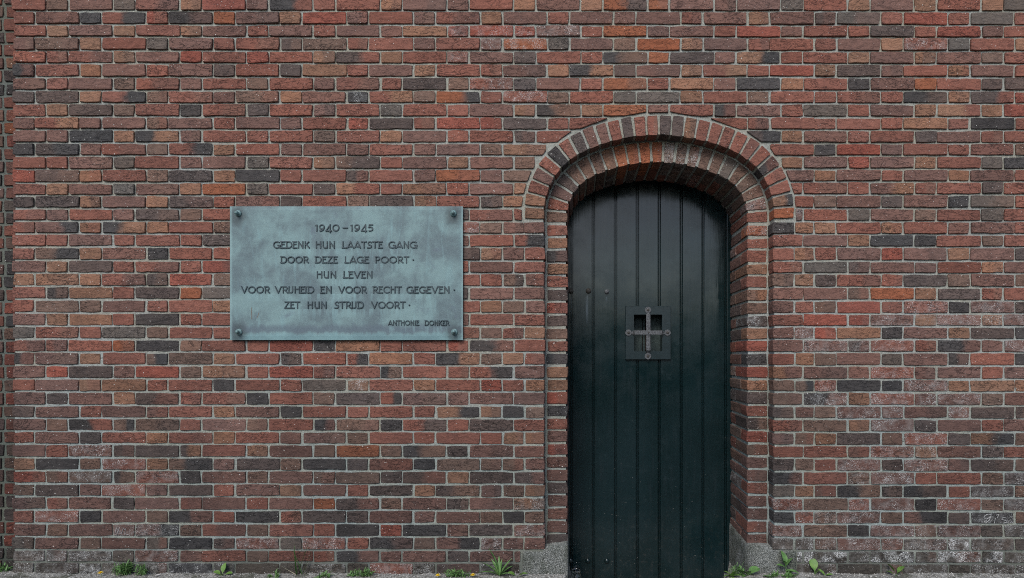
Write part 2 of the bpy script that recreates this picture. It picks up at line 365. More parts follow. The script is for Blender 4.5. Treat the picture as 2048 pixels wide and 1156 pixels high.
# courses beside the door (16..43): left part / right part
SIDES = [
("rprpdbr|xxxxxx|drr", "p*rgprrgr"[0:1] + "*rgpbrgr"),
("r[pk]o[ko]orb|xxxxxx|r*bpp", "koororppr"),
("rrprrrd|xxxxxx|pr[rk]", "rpokkrbr"),
("r[bk]opkrr|xxxxxx|[pd]opr", "rorpRpopd"),
("podrrrR|xxxxxx|rpr", "rgdpprop"),
("ooo[rp]dRb|xxxxxx|rr[bd]p", "bodrrdbpb"),
("rkordOg|xxxxxx|dpp", "ppbOodrr"),
("rbbprro|xxxxxx|robp", "prbRrr*kp*d"),
("poorkrr|xxxxxx|prr", "rRRp*o*p*o*p*"),
("grrgbrr|xxxxxx|rbro", "pp*Rokpodk"),
("rrrOkbrr|Rkorr R[kp]r", "pp*d*r*r[kp]pp*"),
("kpor[bk]bor|dr[rk]or[ko]bor", "robpgpkrk"),
("pRdpRbor|Rrr[kb]rr[rk]p", "[op]ppr*pprp"),
("rpoorrkr|rgo*rorRro", "b[bk]r*kkp*ooo"),
("pdpodrrk|rbd[rk]pppp", "b[kp]*or*p*p*bp"),
("dprpprop|krrrr[ok]okb", "dpbp*p*pp*dd"),
("pb[kr][bk]brpb|rkbk[rd]rdr", "rbop*dprp"),
("rpdrororrpbrrrr".replace("rorr", "rorp", 1) + "oo", "pbodbr*d[ok]b"),
("prp*dd[do]ro|pboR*b"[0:0] + "prp*dd[do]ro|pbOb[kb]dpp", "rrpr*o*pdr"),
("okbr*o[bk]pd|bkdpkbbbp", "dbrp*dp*pdb"),
("Rbb*[db]r*kpb|rbbddpod"[0:0] + "Rbb*[db]r*kpb|pbbddod[dp]", "[kp]rb*p*rrbd*"),
("bdpr*pdrp|oprdo[db]pbo", "gop[kb]dkrd*b"),
("prpdprpr|pOdbpdpo*", "r*br*p*kr*bd*"),
("rr*kpb[kp]rk|rddpppbkb", "kr*b*p*b[pk]dk*b"),
("pbpp*[pk]*brb|rrkRkpdp*", "p*bkp*b*p*gg*"),
("gpbpgkdr*|gr*rkb[pk]p*pp", "g*g*b*p*p*g*g**g*g"),
("g*gggp*prb|rr[kp]pppp r"[0:0] + "g*g*g*gp*prb|rr[kp]ppdpp", "m**m**m*m**m*m**m**m*"),
("m*m*m**m*m*k*m*m|mm*mr*m*dm*mm", "m*m*m*mm*m*mm*m*"),
]
BOT_L = [19,46,71,98,124,151.5,178,204,231,256.5,283,309,336,363,388.6,414,439.5,465,491,518,543.7,570,596.5,623.5,650,676,702,728,755,781,808.5,834,860.5,886,913,939,965.4,991,1017.8,1044.7,1071.5,1097.5,1122.5,1147.5]
BOT_R = [20,48,73,100,126,152,179,205,232,258,284,309.5,336,360.8,387,414,440.8,466.6,491.8,520,545,572,599,625.4,651,677,703,730,757,782.4,810,836,862.6,889.5,915,941.7,968.8,994.4,1020.8,1047,1074,1100,1125.5,1150]
def bot(k, px):
    if k < 0: return 19.5 + 26.3 * k
    t = max(0, min(1, (px - 50) / 1950)); return BOT_L[k] * (1 - t) + BOT_R[k] * t

# ------------------------------------------------------------------ the three-centred arch
HW, SPR = 229.0, 425.0
R1, RC, CCY, SX, PHI = 132.0, 360.5, 631.0, 97.0, math.radians(25)
XC = 1318.0
def sdf(px, py):
    """distance outside the outer opening's edge, in px"""
    dx = abs(px - XC)
    if py > SPR: return dx - HW
    if math.atan2(dx, CCY - py) < PHI: return math.hypot(dx, CCY - py) - RC
    return math.hypot(dx - SX, SPR - py) - R1
def grad(px, py):
    h = 0.5
    g = Vector((sdf(px + h, py) - sdf(px - h, py), sdf(px, py + h) - sdf(px, py - h)))
    return g.normalized() if g.length > 1e-6 else Vector((0, -1))
def arch_pt(s, off, om, ext, shift=0.0):
    """s: 0..1 along the arch from the left springing to the right one, measured at offset om"""
    ls, lc = math.radians(65) * (R1 + om), 2 * PHI * (RC + om)
    L = 2 * ext + 2 * ls + lc; d = s * L
    if d < ext: p = Vector((XC - HW - off, SPR + ext - d)); t = Vector((0, -1))
    elif d < ext + ls:
        a = (d - ext) / (R1 + om)
        p = Vector((XC - SX - math.cos(a) * (R1 + off), SPR - math.sin(a) * (R1 + off))); t = Vector((math.sin(a), -math.cos(a)))
    elif d < ext + ls + lc:
        a = -PHI + (d - ext - ls) / (RC + om)
        p = Vector((XC + math.sin(a) * (RC + off), CCY - math.cos(a) * (RC + off))); t = Vector((math.cos(a), math.sin(a)))
    elif d < ext + 2 * ls + lc:
        a = math.radians(65) - (d - ext - ls - lc) / (R1 + om)
        p = Vector((XC + SX + math.cos(a) * (R1 + off), SPR - math.sin(a) * (R1 + off))); t = Vector((math.sin(a), math.cos(a)))
    else: p = Vector((XC + HW + off, SPR + (d - ext - 2 * ls - lc))); t = Vector((0, 1))
    return p + t * shift

# ------------------------------------------------------------------ one brick
def outline(poly, rnd, jit=0.60, corner=1.2, step=11.0):
    out = []; n = len(poly)
    cen = sum((Vector(p) for p in poly), Vector((0, 0))) / n
    for i in range(n):
        a, b = Vector(poly[i]), Vector(poly[(i + 1) % n]); e = b - a; L = e.length
        if L < 1e-3: continue
        c = min(corner * rnd.uniform(0.6, 1.5) * (2.2 if rnd.random() < .10 else 1), L * 0.3)
        ed = e / L; nn = Vector((-ed.y, ed.x))
        if (a - cen).dot(nn) < 0: nn = -nn
        k = max(1, int(round((L - 2 * c) / step)))
        ph, am = rnd.uniform(0, 6.28), rnd.uniform(0.1, 0.70)
        for j in range(k + 1):
            q = a + ed * (c + (L - 2 * c) * j / k)
            o = rnd.gauss(0, jit * 0.45) + am * math.sin(ph + j * 1.3) * jit
            if j in (0, k): o -= rnd.uniform(0.1, 0.5)
            out.append(q + nn * max(-1.4, min(1.0, o)))
    return out, cen
def brick_data(poly, y0, y1, code, rnd, proud=None, inset=0.8, tiltable=True, umir=False):
    ol, cen = outline(poly, rnd)
    n = len(ol); V = []
    if proud is None: proud = max(-0.0016, min(0.0028, rnd.gauss(0, 0.0011)))
    tx, tz = (rnd.gauss(0, 0.000022), rnd.gauss(0, 0.00006)) if tiltable else (0, 0)
    f = y0 - proud
    for q in ol:
        d = cen - q; d = d / (d.length or 1)
        # inset measured roughly square to the edge
        p = q + Vector((math.copysign(min(inset, abs(d.x) * 6), d.x), math.copysign(min(inset, abs(d.y) * 6), d.y))) * rnd.uniform(0.6, 1.3)
        dd = p - cen
        V.append((X(p.x), f + dd.x * tx + dd.y * tz + rnd.gauss(0, 0.0004), Z(p.y)))
    for q in ol: V.append((X(q.x), f + 0.0020 + rnd.uniform(-0.0006, 0.0010), Z(q.y)))
    for q in ol: V.append((X(q.x), y1, Z(q.y)))
    F = [tuple(range(n))]
    for i in range(n):
        j = (i + 1) % n
        F.append((i, i + n, j + n, j)); F.append((i + n, i + 2 * n, j + 2 * n, j + n))
    F.append(tuple(range(3 * n - 1, 2 * n - 1, -1)))
    a, b, eff = code
    jr = [rnd.gauss(1, 0.08) * BR for _ in range(2)]; hue = rnd.gauss(0, 0.035)
    def cc(c, k): return (max(0.004, c[0] * k * GAIN * (1 + hue)), max(0.004, c[1] * k * GAIN), max(0.004, c[2] * k * GAIN * (1 - hue * 0.6)), 1.0)
    c1 = cc(PAL[a], jr[0]); c2 = cc(PAL[b], jr[0] if a == b else jr[1])
    if a == b and rnd.random() < 0.25:
        o = rnd.choice('pdbr'); c2 = tuple(0.55 * c1[i] + 0.45 * cc(PAL[o], 1)[i] for i in range(3)) + (1.0,)
    xs = [p.x for p in ol]; lo, hi = min(xs), max(xs); w = max(hi - lo, 1)
    u = [(q.x - lo) / w for q in ol] * 3
    sh = rnd.uniform(-0.15, 0.15)
    u = [t + sh for t in u]
    return V, F, c1, c2, u, rnd.random(), min(1.0, 0.55 * eff + (0.10 if eff else 0.0)) if eff else 0.0
# front faces wind so that they look towards -y
def fix(V, F):
    a, b, c = Vector(V[F[0][0]]), Vector(V[F[0][len(F[0]) // 3]]), Vector(V[F[0][2 * len(F[0]) // 3]])
    if (b - a).cross(c - a).y > 0: F = [tuple(reversed(q)) for q in F]
    return F
def make_attrs(items):
    bc, b2, bu, br, be = [], [], [], [], []
    for V, F, c1, c2, u, rn, ef in items:
        n = len(V)
        bc += list(c1) * n; b2 += list(c2) * n; bu += u; br += [rn] * n; be += [ef] * n
    return {'bcol': ('FLOAT_COLOR', bc), 'bcol2': ('FLOAT_COLOR', b2), 'bu': ('FLOAT', bu), 'brnd': ('FLOAT', br), 'beff': ('FLOAT', be)}
def lay(item, parent, name='brick'):
    V, F = item[0], fix(item[0], item[1])
    return build(name, V, F, M_BRICK, parent, attrs=make_attrs([item]))
def lay_many(items, parent, name):
    V, F = [], []
    for it in items:
        n = len(V); V += it[0]; F += [tuple(i + n for i in q) for q in fix(it[0], it[1])]
    o = build(name, V, F, M_BRICK, parent, attrs=make_attrs(items)); o['kind'] = 'stuff'; return o

def rect(x0, y0, x1, y1, rnd):
    j = lambda s: rnd.gauss(0, s)
    return [(x0 + j(.5), y0 + j(.5)), (x1 + j(.5), y0 + j(.5)), (x1 + j(.5), y1 + j(.35)), (x0 + j(.5), y1 + j(.35))]
def clip(poly, p0, nrm):
    out = []; n = len(poly)
    for i in range(n):
        a, b = Vector(poly[i]), Vector(poly[(i + 1) % n])
        da, db = (a - p0).dot(nrm), (b - p0).dot(nrm)
        if da >= 0: out.append((a.x, a.y))
        if (da >= 0) != (db >= 0):
            q = a + (b - a) * (da / (da - db)); out.append((q.x, q.y))
    return out
def area(poly):
    return abs(sum(poly[i][0] * poly[(i + 1) % len(poly)][1] - poly[(i + 1) % len(poly)][0] * poly[i][1] for i in range(len(poly)))) / 2

# ------------------------------------------------------------------ lay out the wall's courses
P_, Q_ = 133.75, 44.5
def lattice(k, x0=25, x1=2048):
    """(left, right) of every brick of course k, header and stretcher in turn"""
    st = 91.0 if k % 2 == 0 else 24.0
    out = []; i = 0
    if k % 2 == 0: out.append((25, 91))
    while True:
        h = st + P_ * i
        if h > 2700: break
        out.append((h, h + Q_)); out.append((h + Q_, h + P_)); i += 1
    return out
PLAQUE = (459, 412, 926, 680)
wall_bricks = []   # (visible area, item)
RB = random.Random(11)
def pick(rnd): return (rnd.choice('rrrrrppppoobdgkR'),) * 2 + (0,)
def course(k):
    cells = []
    lat = lattice(k)
    if k < 0:
        return [(a, b, pick(RB)) for a, b in lat]
    if k < 16:
        t = tok(ROWS[k])
        if len(t) != 31: print('ROW', k, len(t))
        for i, (a, b) in enumerate(lat):
            c = t[i] if i < len(t) else pick(RB)
            cells.append((a, b, c if c[0] != 'x' else ('r', 'r', 0)))
        return cells
    L, Rr = SIDES[k - 16]; L, Rr = tok(L), tok(Rr)
    nl = 16 if k % 2 == 0 else 17; nr = 8 if k % 2 == 0 else 9
    if len(L) != nl or len(Rr) != nr: print('SIDE', k, len(L), nl, len(Rr), nr)
    while len(L) < nl: L.append(pick(RB))
    while len(Rr) < nr: Rr.append(pick(RB))
    if k % 2 == 0:
        for i in range(15): cells.append((*lat[i], L[i]))
        cells.append((lat[15][0], 1047.5 if k == 16 else (1042 if k >= 42 else 1090), L[15]))
        cells.append((1588 if k == 16 else (1592 if k >= 42 else 1546), lat[24][0], Rr[0]))
        for i in range(24, len(lat)):
            cells.append((*lat[i], Rr[i - 23] if i - 23 < nr else pick(RB)))
    else:
        for i in range(15): cells.append((*lat[i], L[i]))
        e = lat[15][0]
        cells.append((e, e + 44 if k < 42 else 1042, L[15]))
        if k < 42: cells.append((e + 44, 1090, L[16]))
        if k < 42: cells.append((1546, 1589.5, Rr[0])); cells.append((1589.5, lat[24][0], Rr[1]))
        else: cells.append((1592, lat[24][0], Rr[1]))
        for i in range(24, len(lat)):
            cells.append((*lat[i], Rr[i - 22] if i - 22 < nr else pick(RB)))
    return cells
RJ = random.Random(5)
for k in range(-14, 44):
    for (a, b, code) in course(k):
        if b - a < 8: continue
        m = (a + b) / 2
        top = bot(k - 1, m) + RJ.uniform(3.5, 4.7); bo = bot(k, m) + RJ.gauss(0, 0.25)
        jl, jr = RJ.uniform(1.0, 2.2), RJ.uniform(1.0, 2.2)
        x0, x1 = a + jl + RJ.gauss(0, 0.4), b - jr + RJ.gauss(0, 0.4)
        if a <= 26: x0 = 25 + RJ.uniform(-1.5, 2)
        if abs(b - 1090) < .6: x1 = 1089 + RJ.uniform(-1, 1)
        if abs(a - 1546) < .6: x0 = 1546 + RJ.uniform(-1, 1)
        poly = rect(x0, top, x1, bo, RJ)
        if k < 17:   # cut round the outer ring
            pts = [(x0 + (x1 - x0) * i / 8, top + (bo - top) * j / 3) for i in range(9) for j in range(4)]
            ins = [p for p in pts if sdf(*p) < 46]
            if ins:
                outp = [p for p in pts if sdf(*p) > 44]
                if not outp: continue
                c = Vector((sum(p[0] for p in outp) / len(outp), sum(p[1] for p in outp) / len(outp)))
                g = grad(c.x, c.y); p0 = c - g * (sdf(c.x, c.y) - 45.5)
                poly = clip(poly, p0, g)
                if len(poly) < 3 or area(poly) < 120: continue
        # nothing is built behind the plaque
        if x0 > PLAQUE[0] + 1 and x1 < PLAQUE[2] - 1 and top > PLAQUE[1] + 1 and bo < PLAQUE[3] - 1: continue
        # visible area inside the picture
        vx0, vx1, vy0, vy1 = max(x0, 0), min(x1, 2048), max(top, 0), min(bo, 1146)
        vis = 0
        if vx1 > vx0 and vy1 > vy0:
            vis = area(poly) * (vx1 - vx0) / (x1 - x0) * (vy1 - vy0) / (bo - top)
            ox = max(0, min(x1, PLAQUE[2]) - max(x0, PLAQUE[0])); oy = max(0, min(bo, PLAQUE[3]) - max(top, PLAQUE[1]))
            vis -= ox * oy
        dirty = k >= 41
        it = brick_data(poly, 0.0, 0.09, code, RJ, proud=None if k < 41 else RJ.uniform(0.0008, 0.0022))
        wall_bricks.append((vis, it))
wall_bricks.sort(key=lambda t: -t[0])

wall = empty('brick_wall', (X(900), 0, 0), 'red and purple brown brick wall around the arched door', 'wall')
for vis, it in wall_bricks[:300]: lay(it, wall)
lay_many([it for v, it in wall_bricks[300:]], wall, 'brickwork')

# ------------------------------------------------------------------ mortar bed of the wall
def nz(x, y, z=0.0): return mnoise.noise(Vector((x, y, z)))
def mortar_sheet():
    step = 3.6; x0, x1, y0, y1 = 28.0, 2690.0, -352.0, 1250.0
    nx, ny = int((x1 - x0) / step), int((y1 - y0) / step)
    off = 2.5
    V, idx = [], {}
    def vert(i, j):
        if (i, j) in idx: return idx[(i, j)]
        px, py = x0 + i * step, y0 + j * step
        qx, qy = px, py
        d = sdf(px, py)
        if d < off:
            g = grad(px, py); qx, qy = px + g.x * (off - d), py + g.y * (off - d)
        # joints are raked deep at the top, repointed nearly flush low down and round the plaque and arch
        deep = 0.0082 + 0.0026 * nz(px * 0.004, py * 0.006, 3.1)
        t = max(0, min(1, (py - 420) / 300)); deep = deep * (1 - t) + 0.0050 * t
        if py > 1085: deep = min(deep, 0.0048 - 0.0014 * min(1, (py - 1085) / 30))
        y = deep + 0.0011 * nz(px * 0.11, py * 0.11) + 0.0008 * nz(px * 0.35, py * 0.35, 9)
        V.append((X(qx), y, Z(qy))); idx[(i, j)] = len(V) - 1
        return idx[(i, j)]
    F = []
    for j in range(ny):
        for i in range(nx):
            ok = False
            for a in (0, 1):
                for b in (0, 1):
                    if sdf(x0 + (i + a) * step, y0 + (j + b) * step) > off: ok = True
            if not ok: continue
            px, py = x0 + i * step, y0 + j * step
            if PLAQUE[0] + 12 < px < PLAQUE[2] - 16 and PLAQUE[1] + 12 < py < PLAQUE[3] - 16: continue
            F.append((vert(i, j), vert(i, j + 1), vert(i + 1, j + 1), vert(i + 1, j)))
    return V, F
v, f = mortar_sheet()
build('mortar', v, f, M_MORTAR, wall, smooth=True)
v, f = box(X(PLAQUE[0] + 4), X(PLAQUE[2] - 4), 0.0115, 0.02, Z(PLAQUE[3] - 4), Z(PLAQUE[1] + 4))
build('wall_core', v, f, M_MORTAR, wall)

# ------------------------------------------------------------------ recessed wall beyond the left corner
RD = 0.055
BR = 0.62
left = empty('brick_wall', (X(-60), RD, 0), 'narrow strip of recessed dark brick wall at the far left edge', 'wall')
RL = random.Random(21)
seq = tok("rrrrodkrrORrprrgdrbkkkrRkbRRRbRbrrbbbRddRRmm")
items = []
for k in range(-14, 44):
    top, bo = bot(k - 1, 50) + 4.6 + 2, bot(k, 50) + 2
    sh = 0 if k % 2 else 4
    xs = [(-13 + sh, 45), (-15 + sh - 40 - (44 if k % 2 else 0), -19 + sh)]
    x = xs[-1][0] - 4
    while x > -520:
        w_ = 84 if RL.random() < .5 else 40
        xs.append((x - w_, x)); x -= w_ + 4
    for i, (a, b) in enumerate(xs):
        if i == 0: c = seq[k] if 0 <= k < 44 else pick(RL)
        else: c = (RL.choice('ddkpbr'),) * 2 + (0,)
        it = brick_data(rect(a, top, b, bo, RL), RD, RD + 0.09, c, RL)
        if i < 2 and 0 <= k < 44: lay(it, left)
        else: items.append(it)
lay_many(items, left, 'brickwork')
V, F = [], []
nx, ny = 110, 440
for j in range(ny + 1):
    for i in range(nx + 1):
        px, py = -530 + 580 * i / nx, -352 + 1600 * j / ny
        V.append((X(px), RD + 0.006 + 0.0015 * nz(px * .1, py * .1, 5), Z(py)))
for j in range(ny):
    for i in range(nx):
        a = j * (nx + 1) + i; F.append((a, a + nx + 1, a + nx + 2, a + 1))
build('mortar', V, F, mat_mortar('dark_mortar', True), left, smooth=True)
v, f = box(X(29), X(30), 0.012, RD + 0.02, Z(1250), Z(-352))
build('corner_mortar', v, f, M_MORTAR, wall)

BR = 1.0
# ------------------------------------------------------------------ stepped brick surround of the door
D1, D2 = 0.070, 0.400
IN = -45.5
sur = empty('door_surround', (X(XC), 0.05, 0), 'stepped round brick arch and jambs framing the dark door', 'archway')
RS = random.Random(31)
def wedge(i, n, o0, o1, om, ext, gap, sj=0.0):
    gap += RS.uniform(-.8, 1.0)
    a = [arch_pt((i + sj) / n, o0, om, ext, gap / 2), arch_pt((i + sj) / n, o1, om, ext, gap / 2 * 1.1),
         arch_pt((i + 1 + sj) / n, o1, om, ext, -gap / 2 * 1.1), arch_pt((i + 1 + sj) / n, o0, om, ext, -gap / 2)]
    return [(p.x, p.y) for p in a]
outer = tok("oorprkrdppr d rrdd o rrrrrrk rr [ok] O")
n = 28
for i in range(n):
    rj = RS.uniform(-1.2, 1.0)
    lay(brick_data(wedge(i, n, 0.3, 40.5 + rj, 20, 14, 4.6), -0.001, 0.105, outer[i], RS), sur)
inner = tok("brpdbbboOOOO b*b*b*bbgbbbp*r")
n = 23
for i in range(n):
    ln = 0.105 if i % 2 else 0.215
    lay(brick_data(wedge(i, n, IN, -3.0, -22, 15, 4.6), D1, D1 + ln, inner[i], RS), sur)
    c = (RS.choice('rrpdbr'),) * 2 + (1 if RS.random() < .3 else 0,)
    if i % 2:
        lay(brick_data(wedge(i, n, IN + RS.uniform(-.5, 1), -8, -22, 15, 4.6), D1 + ln + 0.009, D1 + ln + 0.2, c, RS), sur)
    lay(brick_data(wedge(i, n, IN + RS.uniform(-.5, 1), -8, -22, 15, 4.6), D1 + (0.315 if i % 2 else ln + 0.009), D2 + 0.02, (RS.choice('rrdpr'),) * 2 + (0,), RS), sur)
jl = tok("rokorkRd" + "brkooRkrp"[0:0]); 
JL = tok("rokordRdbrkooRkrpRppdpppdp"[:25])
JR = tok("O*rror[bo]bd*oRkRodr[db]RbpprpprpP".replace('P', 'p')[:40])
for k in range(17, 42):
    for side in (-1, 1):
        code = (JL if side < 0 else JR)[min(k - 17, len(JL if side < 0 else JR) - 1)]
        xe = XC + side * (HW + IN); xo = XC + side * (HW - 3.5)
        x0, x1 = min(xe, xo), max(xe, xo)
        top, bo = bot(k - 1, x0) + RS.uniform(4.2, 5.4), bot(k, x0)
        ln = 0.105 if k % 2 else 0.215
        j = RS.uniform(-1.6, 1.2)
        pr = rect(x0 + (0 if side > 0 else j * -1), top, x1 + (j if side > 0 else 0), bo, RS)
        lay(brick_data(pr, D1, D1 + ln, code, RS), sur)
        q = RS.uniform(-0.8, 0.8)
        a, b = (x0 + q, x1 - 6) if side > 0 else (x0 + 6, x1 + q)
        c = (RS.choice('rpdbpd'),) * 2 + (1 if RS.random() < .2 else 0,)
        lay(brick_data(rect(a, top, b, bo, RS), D1 + ln + 0.009, D2 + 0.02, c, RS), sur)
# mortar of the steps: swept along the arch
def sweep(o_list, y_list, rows_extra=1250):
    prof = list(zip(o_list, y_list)); V, F = [], []
    pts = []
    m = 60
    for t in range(m + 1): pts.append(('s', rows_extra - (rows_extra - SPR) * t / m, -1))
    for t in range(1, 121): pts.append(('a', t / 120))
    for t in range(1, m + 1): pts.append(('s', SPR + (rows_extra - SPR) * t / m, 1))
    for p in pts:
        for j, (o, y) in enumerate(prof):
            if p[0] == 's': q = Vector((XC + p[2] * (HW + o), p[1]))
            else: q = arch_pt(p[1], o, 0, 0)
            e = 0.5 * nz(q.x * .12, q.y * .12, y * 40)
            c = Vector((XC, max(q.y, 500) if q.y > SPR else 500)); d = (c - q); d = d / (d.length or 1)
            V.append((X(q.x + d.x * e), y + 0.0012 * nz(q.x * .13, q.y * .13, 7), Z(q.y + d.y * e)))
    w_ = len(prof)
    for i in range(len(pts) - 1):
        for j in range(w_ - 1):
            a = i * w_ + j; F.append((a, a + 1, a + w_ + 1, a + w_))
    return V, F
v, f = merge(sweep([2.5, 2.3, 2.5, 2.5], [0.004, 0.03, 0.055, D1 + 0.012]),
             sweep([2.5, -10, -25, -42.2], [D1 + 0.005] * 4),
             sweep([-42.4] * 9, [D1 + 0.005 + (D2 + 0.03 - D1 - 0.005) * t / 8 for t in range(9)]))
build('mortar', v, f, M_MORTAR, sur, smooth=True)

# concrete blocks at the foot of both jambs
def rough_block(name, plan, z0, z1, topf, label_parent):
    """plan: polygon of (x, y) going round; walls subdivided and roughened"""
    V, F = [], []; n = len(plan); pts = []
    for i in range(n):
        a, b = Vector(plan[i]), Vector(plan[(i + 1) % n]); k = max(1, int((b - a).length / 0.012))
        for t in range(k): pts.append(a + (b - a) * t / k)
    m = 26; n = len(pts)
    for j in range(m + 1):
        for i, p in enumerate(pts):
            z = z0 + (topf(p.x, p.y) - z0) * j / m
            r = 0.0022 * nz(p.x * 60, z * 60, p.y * 60) + 0.0015 * nz(p.x * 160, z * 160, p.y * 160)
            c = Vector((sum(q.x for q in pts) / n, sum(q.y for q in pts) / n)); d = (p - c).normalized()
            rr = 0.006 if j == m else (0.002 if j == m - 1 else 0)
            V.append((p.x + d.x * (r - rr), p.y + d.y * (r - rr), z))
    for j in range(m):
        for i in range(n):
            a, b = j * n + i, j * n + (i + 1) % n; F.append((a, b, b + n, a + n))
    F.append(tuple(range(m * n, m * n + n)))
    return build(name, V, F, M_CONC, label_parent, smooth=True)
xl0, xl1 = X(1045), X(1135.6)
def topL(x, y): return Z(1102) + max(0, min(1, (x - X(1086)) / (10 * PX))) * 11 * PX + 0.004 * nz(x * 30, y * 30)
rough_block('concrete_base', [(xl0, -0.001), (xl1 - 0.004, -0.001), (xl1 + 0.001, 0.004), (xl1 + 0.001, D2 + .02), (xl0, D2 + .02)], -0.27, 0, topL, sur)
xr0, xr1 = X(1499.5), X(1592)
def topR(x, y): return Z(1100.5) + (1 - max(0, min(1, (x - X(1545)) / (12 * PX)))) * 6 * PX + max(0, y - 0.08) * 0.03 + 0.004 * nz(x * 30, y * 30)
rough_block('concrete_base', [(xr1, -0.001), (xr1, D2 + .02), (xr0 - .001, D2 + .02), (xr0 - .001, D1 + .01), (X(1503), 0.048), (X(1512), 0.022), (X(1527), 0.004), (X(1545), -0.001)], -0.27, 0, topR, sur)

# ------------------------------------------------------------------ the door
def dX(px): return X(CX + (px - CX) * (1 + D2 / DIST))
def dZ(py): return Z(CY + (py - CY) * (1 + D2 / DIST))
FLOOR = -0.185
door = empty('plank_door', (X(XC), D2, FLOOR), 'dark green plank door with an iron cross over its small hatch', 'door')
seams = [1140.5, 1184.3, 1228.6, 1272.3, 1316, 1360, 1403.5, 1449]
sx = [dX(s) for s in seams]
edges = [X(XC - HW - IN - 8)] + sx + [X(XC + HW + IN + 8)]
def ztop(x):
    px = x / PX + CX; lo, hi = 200.0, 600.0
    for _ in range(30):
        mid = (lo + hi) / 2
        if sdf(px, mid) > IN + 8: lo = mid
        else: hi = mid
    return Z(lo)
HX0, HX1, HZ0, HZ1 = dX(1267), dX(1324), dZ(703), dZ(629)
for i in range(len(edges) - 1):
    x0, x1 = edges[i], edges[i + 1]
    prof = []
    if i > 0:
        prof += [(x0 + 0.0002, .012), (x0 + 0.0030, .012), (x0 + 0.0038, .0045), (x0 + 0.0055, .0015), (x0 + 0.0075, .0015), (x0 + 0.0092, .0045), (x0 + 0.0100, .012), (x0 + .0132, .012), (x0 + .0145, .0015), (x0 + .0165, 0)]
    else: prof += [(x0, 0)]
    cols = [x0 + .05, x0 + .085] if x1 - x0 > .1 else []
    cols += [h for h in (HX0, HX1) if x0 + .02 < h < x1 - .01]
    prof += [(c, 0) for c in sorted(cols)]
    prof += [(x1 - .0025, 0), (x1 - .0010, .0012), (x1 - .0002, .004), (x1 - .0002, .014)] if i < len(edges) - 2 else [(x1, 0)]
    zs = [FLOOR + 0.006]
    for t in range(1, 12):
        z = FLOOR + 2.1 * t / 12
        if abs(z - HZ0) > .03 and abs(z - HZ1) > .03 and z < 1.60: zs.append(z)
    zs += [HZ0, HZ1]; zs.sort()
    V, F = [], []; w_ = len(prof)
    yo = RS.gauss(0, 0.0006)
    for z in zs:
        for (x, y) in prof: V.append((x, D2 + y + yo + 0.0006 * nz(x * 9, z * 3, i), z))
    for (x, y) in prof: V.append((x, D2 + y + yo, max(zs[-1] + .01, ztop(x))))
    L_ = zs + [9]
    for j in range(len(zs)):
        for a in range(w_ - 1):
            xm = (prof[a][0] + prof[a + 1][0]) / 2
            if HX0 < xm < HX1 and HZ0 - 1e-5 < L_[j] < HZ1 - 1e-5: continue
            q = j * w_ + a; F.append((q, q + 1, q + w_ + 1, q + w_))
    build('plank', V, F, M_DOOR, door)
# dark backing behind the grooves, with the hatch left open
bk = [box(edges[0], HX0, D2 + .0155, D2 + .05, FLOOR + .01, dZ(360)), box(HX1, edges[-1], D2 + .0155, D2 + .05, FLOOR + .01, dZ(360)),
      box(HX0 + .0001, HX1 - .0001, D2 + .0155, D2 + .05, FLOOR + .01, HZ0), box(HX0 + .0001, HX1 - .0001, D2 + .0155, D2 + .05, HZ1, dZ(360))]
v, f = merge(*bk); build('door_back', v, f, M_DOOR, door)
# hatch
hatch_d = 0.085
v, f = merge(box(HX0 - .02, HX0 - .0005, D2 + .051, D2 + hatch_d, HZ0 - .02, HZ1 + .02), box(HX1 + .0005, HX1 + .02, D2 + .051, D2 + hatch_d, HZ0 - .02, HZ1 + .02),
             box(HX0 - .0004, HX1 + .0004, D2 + .051, D2 + hatch_d, HZ1 + .0005, HZ1 + .02), box(HX0 - .0004, HX1 + .0004, D2 + .051, D2 + hatch_d, HZ0 - .02, HZ0 - .0005))
build('hatch_lining', v, f, M_DOOR, door)
for a, b, yy in ((HX0 - .02, HX0 + .058, 0.006), (HX0 + .063, HX0 + .075, 0.014), (HX0 + .082, HX1 + .02, 0.0)):
    v, f = box(a, b, D2 + hatch_d - .004 + yy, D2 + hatch_d + .012 + yy, HZ0 - .02, HZ1 + .02)
    bevelled('shutter_board', v, f, M_SHUT, door, 0.0015)
v, f = box(HX0 - .02, HX1 + .02, D2 + hatch_d + .028, D2 + hatch_d + .035, HZ0 - .02, HZ1 + .02)
build('shutter_back', v, f, M_RUST, door)
FP = D2 - 0.014
def plate_box(px0, px1, py0, py1, y0=FP, y1=D2 + 0.0005):
    a, b = dX(px0), dX(px1); c, d = dZ(py1), dZ(py0); return box(a, b, y0, y1, c, d)
x0, x1, z0, z1 = dX(1250.5), dX(1341), dZ(719), dZ(612.5)
V = []
for (xx, zz) in ((x0, z0), (x1, z0), (x1, z1), (x0, z1)):
    V += [(xx, D2 + .002, zz), (xx, FP + .0015, zz)]
for (xx, zz) in ((x0 + .0015, z0 + .0015), (x1 - .0015, z0 + .0015), (x1 - .0015, z1 - .0015), (x0 + .0015, z1 - .0015)): V.append((xx, FP, zz))
for (xx, zz) in ((HX0 + .001, HZ0 + .001), (HX1 - .001, HZ0 + .001), (HX1 - .001, HZ1 - .001), (HX0 + .001, HZ1 - .001)): V += [(xx, FP, zz), (xx, D2 + .05, zz)]
F = []
for i in range(4):
    j = (i + 1) % 4
    F.append((2 * i, 2 * j, 2 * j + 1, 2 * i + 1)); F.append((2 * i + 1, 2 * j + 1, 8 + j, 8 + i))
    F.append((8 + i, 8 + j, 12 + 2 * j, 12 + 2 * i)); F.append((12 + 2 * i, 12 + 2 * j, 13 + 2 * j, 13 + 2 * i))
